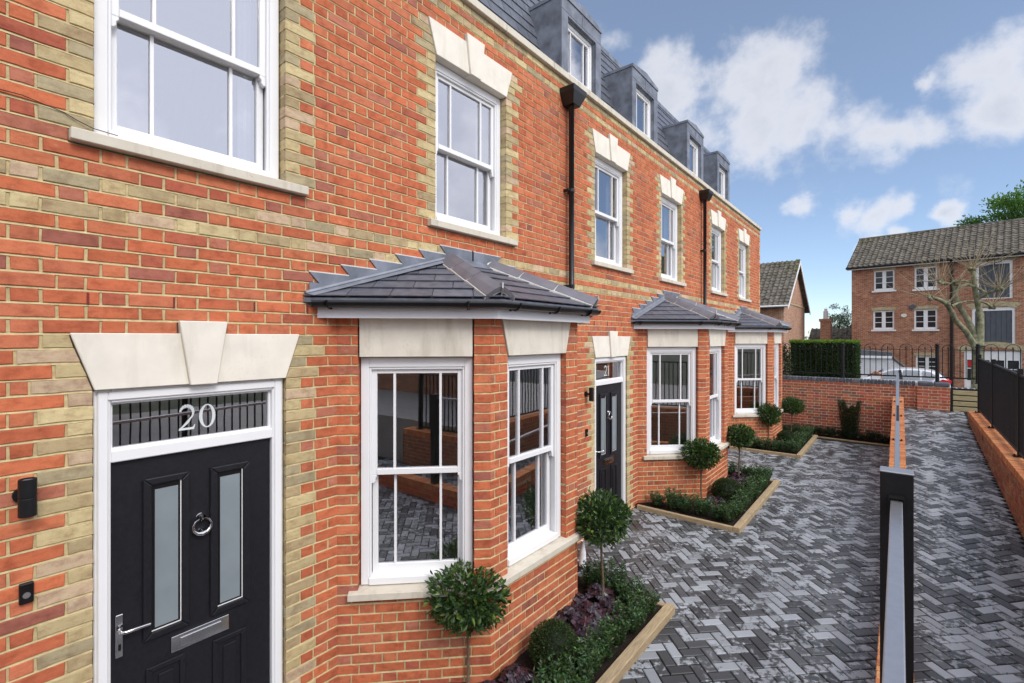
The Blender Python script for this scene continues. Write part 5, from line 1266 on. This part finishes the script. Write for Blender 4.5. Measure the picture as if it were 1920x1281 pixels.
# low outbuilding with chimney
OB = empty('outbuilding', (-2.1, 42.8, -.34)); tag(OB, 'low tiled outbuilding with a brick chimney between the two far buildings', 'building')
m = MB(); m.box((0, .2, 0), (3.2, 4, 2.7)); m.build('wall', 'fbrick2', OB)
m = MB(); m.prism([(-.1, 0, 2.6), (-.1, 4.2, 2.6), (-.1, 2.1, 3.75)][::-1], (3.4, 0, 0)); RF = m.build('roof', 'ftile', OB); tiled_slope(RF, (-.1, -.05, 2.6), (3.3, -.05, 2.6), (-.1, 2.1, 3.78), (3.3, 2.1, 3.78), .27, 6)
m = MB(); m.box((.85, -1.2, 0), (1.5, -.6, 4.25)); m.box((.78, -1.27, 4.25), (1.57, -.53, 4.45)); c = m.build('chimney', 'fbrick2', OB); m = MB(); m.lathe([(.16, 4.45), (.15, 4.95), (.17, 5.0), (.1, 5.02), (.1, 5.2)], (1.17, -.9, 0), 12); m.build('chimney_pot', 'render', c)
# rendered lean-to shed beyond the car
p0, p1 = on_y(1600, 690, 35.2), on_y(1703, 690, 35.2); SH = empty('rendered_shed', (p0.x, 35.2, -.34)); tag(SH, 'white rendered shed with felt roof and sloping side behind the parked car', 'shed'); w = p1.x - p0.x
m = MB(); m.prism([(0, 0, 0), (w, 0, 0), (w, 0, 1.15), (w - .75, 0, 1.85), (0, 0, 2.02)], (0, 2.6, 0)); m.v = [v for v in m.v]; m.build('wall', 'render', SH)
m = MB(); m.prism([(-.1, -.1, 2.04), (w - .72, -.1, 1.87), (w - .72, -.1, 2.2), (-.1, -.1, 2.36)], (0, 2.8, 0)); m.build('roof', 'felt', SH); m = MB(); m.box((-.1, -.13, 1.86), (w - .72, -.101, 2.0)); m.build('fascia_board', 'white_far', SH)
m = MB(); m.prism([(w - .73, -.05, 1.86), (w + .06, -.05, 1.12), (w + .06, -.05, 1.2), (w - .7, -.05, 1.95)], (0, 2.7, 0)); m.build('side_tiles', 'ftile', SH)
p = on_y(1643, 700, 28.0); GP = empty('gate_pillar', (p.x, 28, -.34)); tag(GP, 'small brick gate pillar with a white plaque left of the parked car', 'pillar')
m = MB(); m.box((-.2, -.2, 0), (.2, .2, 1.35)); m.prism([(-.24, -.24, 1.35), (.24, -.24, 1.35), (0, -.24, 1.52)], (0, .48, 0)); m.build('pillar', 'fbrick2', GP); m = MB(); m.box((-.17, -.215, .95), (.17, -.201, 1.3)); m.build('plaque', 'white_far', GP)
# roadside bank of dark shrubs left of the car
# ------------------------------------------------------------------ parked car
CR = empty('parked_car', (5.15, 31.0, -.33), math.pi); tag(CR, 'silver hatchback parked beyond the garden railing, seen over the wall', 'car')
# local: x from tail (0) to nose, y across, z up; the near side is +y after the turn
prof = [(0.02, .55, .62), (.0, .75, .95), (.12, .98, 1.05), (.30, 1.0, 1.30), (.55, 1.02, 1.49), (1.1, 1.03, 1.555), (1.8, 1.03, 1.56), (2.3, 1.02, 1.50), (2.75, 1.0, 1.28), (3.15, .97, 1.03), (3.6, .93, .96), (4.05, .85, .86), (4.28, .72, .68)]
belt = .98; W = .88
mb = MB(); secs = []
for (x, bt, tp) in prof:
    b = min(bt, tp); hw = W * (1 - .10 * max(0, (x - 3.2)) - .10 * max(0, (.35 - x)))
    rw = hw * (.74 if tp > 1.2 else .93); up = max(tp, b)
    secs.append([(x, -hw * .92, .24), (x, -hw, .42), (x, -hw * 1.0, .68), (x, -hw * .985, b - .02), (x, -rw - (hw - rw) * .12, b + (up - b) * .8), (x, -rw * .82, up), (x, 0, up + .015), (x, rw * .82, up), (x, rw + (hw - rw) * .12, b + (up - b) * .8), (x, hw * .985, b - .02), (x, hw, .68), (x, hw, .42), (x, hw * .92, .24)])
n = len(secs[0]); body_f, glass_f = [], []
vs = [p for s_ in secs for p in s_]
for i in range(len(secs) - 1):
    for j in range(n - 1):
        f = (i * n + j, i * n + j + 1, (i + 1) * n + j + 1, (i + 1) * n + j)
        body_f.append(f)
body_f += [tuple(range(n))[::-1], tuple((len(secs) - 1) * n + j for j in range(n))]
mb.add(vs, [f[::-1] for f in body_f]); o = mb.build('body', 'carpaint', CR, True); sm = o.modifiers.new('sub', 'SUBSURF'); sm.levels = sm.render_levels = 2
def side_y(z): return .87 - (z - .98) * .36
for sg in (-1, 1):
    for pts in ([(.62, 1.04), (.5, 1.22), (.72, 1.40), (1.02, 1.45), (1.02, 1.02)], [(1.10, 1.02), (1.10, 1.455), (1.55, 1.47), (1.72, 1.465), (1.80, 1.02)], [(1.92, 1.02), (1.86, 1.46), (2.2, 1.42), (2.55, 1.26), (2.86, 1.03)]):
        m = MB(); q = [Vector((x, sg * (side_y(z) + .006), z)) for x, z in pts]; m.prism(q if sg > 0 else q[::-1], (0, sg * .006, 0)); m.build('side_window', 'carglass', CR)
    m = MB(); q = [Vector((x, sg * (side_y(z) + .009), z)) for x, z in [(1.74, 1.01), (1.80, 1.465), (1.9, 1.46), (1.95, 1.01)]]; m.prism(q if sg > 0 else q[::-1], (0, sg * .006, 0)); m.build('door_pillar', 'black', CR)
    m = MB(); q = [Vector((-.012 + .0 * i, sg * y, z)) for i, (y, z) in enumerate([(.55, .93), (.84, .90), (.86, 1.06), (.60, 1.03)])]; m.prism(q if sg < 0 else q[::-1], (.22, 0, 0)); bevel(m.build('tail_light', 'redlens', CR), .02)
    m = MB(); q = [Vector((x, sg * .868, z)) for x, z in [(.02, .90), (.42, 1.0), (.30, 1.09), (.10, 1.05)]]; m.prism(q if sg > 0 else q[::-1], (0, sg * .02, 0)); bevel(m.build('tail_light', 'redlens', CR), .01)
    for x in (.75, 3.4):
        wh = empty('wheel', (x, sg * .76, .31), 0, CR); m = MB(); m.tube([(0, -.1, 0), (0, -.08, 0), (0, .08, 0), (0, .1, 0)], [.28, .31, .31, .28], 20); m.build('tyre', 'tyre', wh); m = MB(); m.tube([(0, -.105, 0), (0, .105, 0)], .2, 14); m.build('rim', 'steel', wh)
    m = MB(); m.lathe([(.02, -.06), (.1, -.04), (.1, .05), (.03, .07)], (2.75, sg * .96, 1.06), 10, None, .6); m.build('wing_mirror', 'carpaint', CR, True)
m = MB(); m.prism([(.145, -.62, 1.1), (.145, .62, 1.1), (.33, .56, 1.38), (.33, -.56, 1.38)][::-1], (-.02, 0, .012)); m.build('rear_window', 'carglass', CR)
m = MB(); m.prism([(3.13, -.7, 1.07), (3.13, .7, 1.07), (2.52, .6, 1.44), (2.52, -.6, 1.44)], (.015, 0, .02)); m.build('windscreen', 'carglass', CR)

# ------------------------------------------------------------------ hedge, trees
def leafy_box(mb, a, b, n, ln, col, r, faces='ftr', wob=.06):
    for i in range(n):
        f = r.choice(faces); x, y, z = r.uniform(a[0], b[0]), r.uniform(a[1], b[1]), r.uniform(a[2], b[2]); w = wob * math.sin(x * 5 + z * 4) * .5
        if f == 'f': y = a[1] + w; d = Vector((0, -1, .3)); k = 1
        elif f == 't': z = b[2] + w * .6; d = Vector((0, 0, 1)); k = 1
        else: x = b[0] + w; d = Vector((1, 0, .3)); k = 1
        c = (col[0] * 4.0, col[1] * 3.2, col[2] * 1.4) if f == 't' or z > b[2] - .09 * r.random() else col  # top leaves given brighter colour, standing in for light on the hedge top
        leaf(mb, Vector((x, y, z)) - d * r.uniform(0, .08), d + rvec(r) * .9, r.uniform(*ln), r.uniform(*ln) * .55, shade(c, r, .4), r)
HG = empty('clipped_hedge', (.9, 21.5, -.34)); tag(HG, 'tall clipped green hedge behind the garden railing', 'hedge'); r = random.Random(8)
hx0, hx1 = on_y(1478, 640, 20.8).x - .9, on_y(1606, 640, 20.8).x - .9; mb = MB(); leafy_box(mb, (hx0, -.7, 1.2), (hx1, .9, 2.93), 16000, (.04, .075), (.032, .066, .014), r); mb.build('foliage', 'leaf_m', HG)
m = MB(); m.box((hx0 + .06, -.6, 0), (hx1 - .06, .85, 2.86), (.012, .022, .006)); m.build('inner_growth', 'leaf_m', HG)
BS = empty('ivy_bush', (-.25, 20.0, -.34)); tag(BS, 'dark ivy bush between the third bay and the clipped hedge', 'bush'); mb = MB()
for i in range(3500): v = rvec(r); q = r.uniform(.6, 1); p = Vector((v.x * .5 * q, v.y * .5 * q, 1.9 + v.z * 1.05 * q)); leaf(mb, p, v + rvec(r), r.uniform(.05, .09), .045, shade((.024, .045, .016), r, .45), r)
mb.build('foliage', 'leaf_m', BS); m = MB(); m.tube([(0, 0, 0), (0, 0, 2)], .05, 6); m.build('trunk', 'bark', BS)

def foliage_tree(name, label, base, H_, crowns, n, ln, col, seed, trunk=.25):
    T = empty(name, base); tag(T, label, 'tree', 'far trees'); r = random.Random(seed); mb = MB()
    for (cx, cy, cz, rx, rz_, k) in crowns:
        cl = [(rvec(r) * (r.random() ** .4)) for _ in range(34)]
        for i in range(int(n * k)):
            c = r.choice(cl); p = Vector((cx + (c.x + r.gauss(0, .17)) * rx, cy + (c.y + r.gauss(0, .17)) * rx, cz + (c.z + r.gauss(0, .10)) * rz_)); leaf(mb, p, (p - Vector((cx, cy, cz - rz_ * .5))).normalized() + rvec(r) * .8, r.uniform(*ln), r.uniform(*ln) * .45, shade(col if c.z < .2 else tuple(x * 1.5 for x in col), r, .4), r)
    mb.build('crown', 'leaf_m', T); m = MB(); m.tube([(0, 0, 0), (.1, 0, H_ * .5), (0, 0, H_ * .92)], [trunk, trunk * .7, trunk * .15], 8); m.build('trunk', 'pbark', T)
p = at(1895, 400, 50); foliage_tree('evergreen_tree', 'tall bright evergreen tree rising behind the long tiled roof', (p.x, p.y, -.34), p.z + 1.2, [(0, 0, p.z - .6, 3.2, 3.2, 1), (-3.0, .5, p.z - 1.7, 2.0, 1.9, .5), (3, 0, p.z - .2, 3.4, 3.6, .8)], 5200, (.22, .45), (.075, .145, .04), 5, .4)
p = at(1573, 600, 60); foliage_tree('distant_tree', 'distant rounded tree between the chimney and the old brick building', (p.x, p.y, -.34), p.z + 1.6, [(0, 0, p.z - .1, 1.5, 2.2, 1), (0, 0, p.z - 1.8, 2.4, 1.2, .7)], 3800, (.12, .26), (.05, .075, .045), 6, .2)
p = at(1530, 628, 70); foliage_tree('distant_tree', 'low distant treetops left of the chimney', (p.x, p.y, -.34), p.z + .4, [(0, 0, p.z - .4, 2.2, 1.2, .6)], 1500, (.12, .26), (.06, .07, .05), 7, .15)
# pollarded plane tree
PT = empty('pollard_tree', at(1833, 760, 25)); PT.location.z = -.34; tag(PT, 'pollarded bare tree with knuckled limbs and fine twigs before the old building', 'tree', 'far trees'); PO = PT.location.copy()
def P_(x, y, dd=0): return at(x, y, 25 + dd) - PO
m = MB(); sc_ = 25 / FPX
m.tube([Vector((0, 0, 0)), P_(1832, 700), P_(1834, 665), P_(1834, 648)], [.27, .24, .24, .26], 10); m.build('trunk', 'pbark', PT, True)
limbs = [([(1830, 652, 0), (1812, 622, -.2), (1792, 600, -.4), (1784, 583, -.5), (1776, 570, -.6)], (.17, .12)), ([(1833, 650, 0), (1824, 622, .2), (1813, 598, .3), (1798, 573, .4), (1791, 552, .3), (1800, 538, .2), (1815, 533, .1), (1826, 538, 0)], (.18, .10)),
         ([(1837, 652, 0), (1838, 620, 0), (1837, 591, .1), (1833, 564, .1), (1828, 540, 0), (1825, 515, -.1), (1823, 505, -.1)], (.19, .10)), ([(1832, 562, .1), (1842, 555, -.2), (1850, 549, -.4), (1862, 546, -.6), (1874, 541, -.8)], (.10, .10)),
         ([(1828, 538, 0), (1838, 543, -.1), (1849, 550, -.3)], (.08, .07)), ([(1777, 571, -.6), (1766, 563, -.7), (1757, 560, -.8), (1746, 558, -.9)], (.10, .09)), ([(1783, 575, -.5), (1796, 568, -.2), (1814, 565, .3), (1836, 564, .5), (1848, 569, .6), (1860, 575, .7)], (.07, .07)),
         ([(1793, 548, .3), (1786, 533, .4), (1776, 531, .5), (1764, 530, .6)], (.09, .10)), ([(1800, 536, .2), (1792, 528, .2), (1806, 526, .1), (1826, 531, 0)], (.07, .06))]
for pts, (r0, r1) in limbs:
    m = MB(); q = [P_(*p) for p in pts]; n = len(q); m.tube([v + rvec(rnd) * .03 for v in q], [.86 * (r0 + (r1 - r0) * i / (n - 1)) + rnd.uniform(-.012, .012) for i in range(n)], 9); m.build('limb', 'pbark', PT, True)
r = random.Random(15)
for (x, y, dd, nk) in ((1763, 530, .6, 22), (1823, 503, -.1, 26), (1874, 541, -.8, 26), (1860, 575, .7, 14), (1746, 558, -.9, 14), (1777, 569, -.6, 10), (1792, 530, .3, 12)):
    c = P_(x, y, dd); m = MB()
    for i in range(7): v = rvec(r) * .11; m.lathe([(.02, -.09), (.085, -.04), (.09, .03), (.03, .09)], c + v, 7)
    kn = m.build('knuckle', 'pbark', PT, True); m = MB()
    for i in range(nk):
        d = Vector((r.uniform(-1, 1), r.uniform(-.8, .8), r.uniform(.1, 1.3))).normalized(); L = r.uniform(1.0, 2.6); p = c.copy(); pts = [p.copy()]
        for k in range(4): p = p + d * L / 4; d = (d + Vector((0, 0, .16)) + rvec(r) * .13).normalized(); pts.append(p.copy())
        m.tube(pts, [.014, .012, .010, .008, .005], 4)
    m.build('twigs', 'twig', kn, kind='stuff')
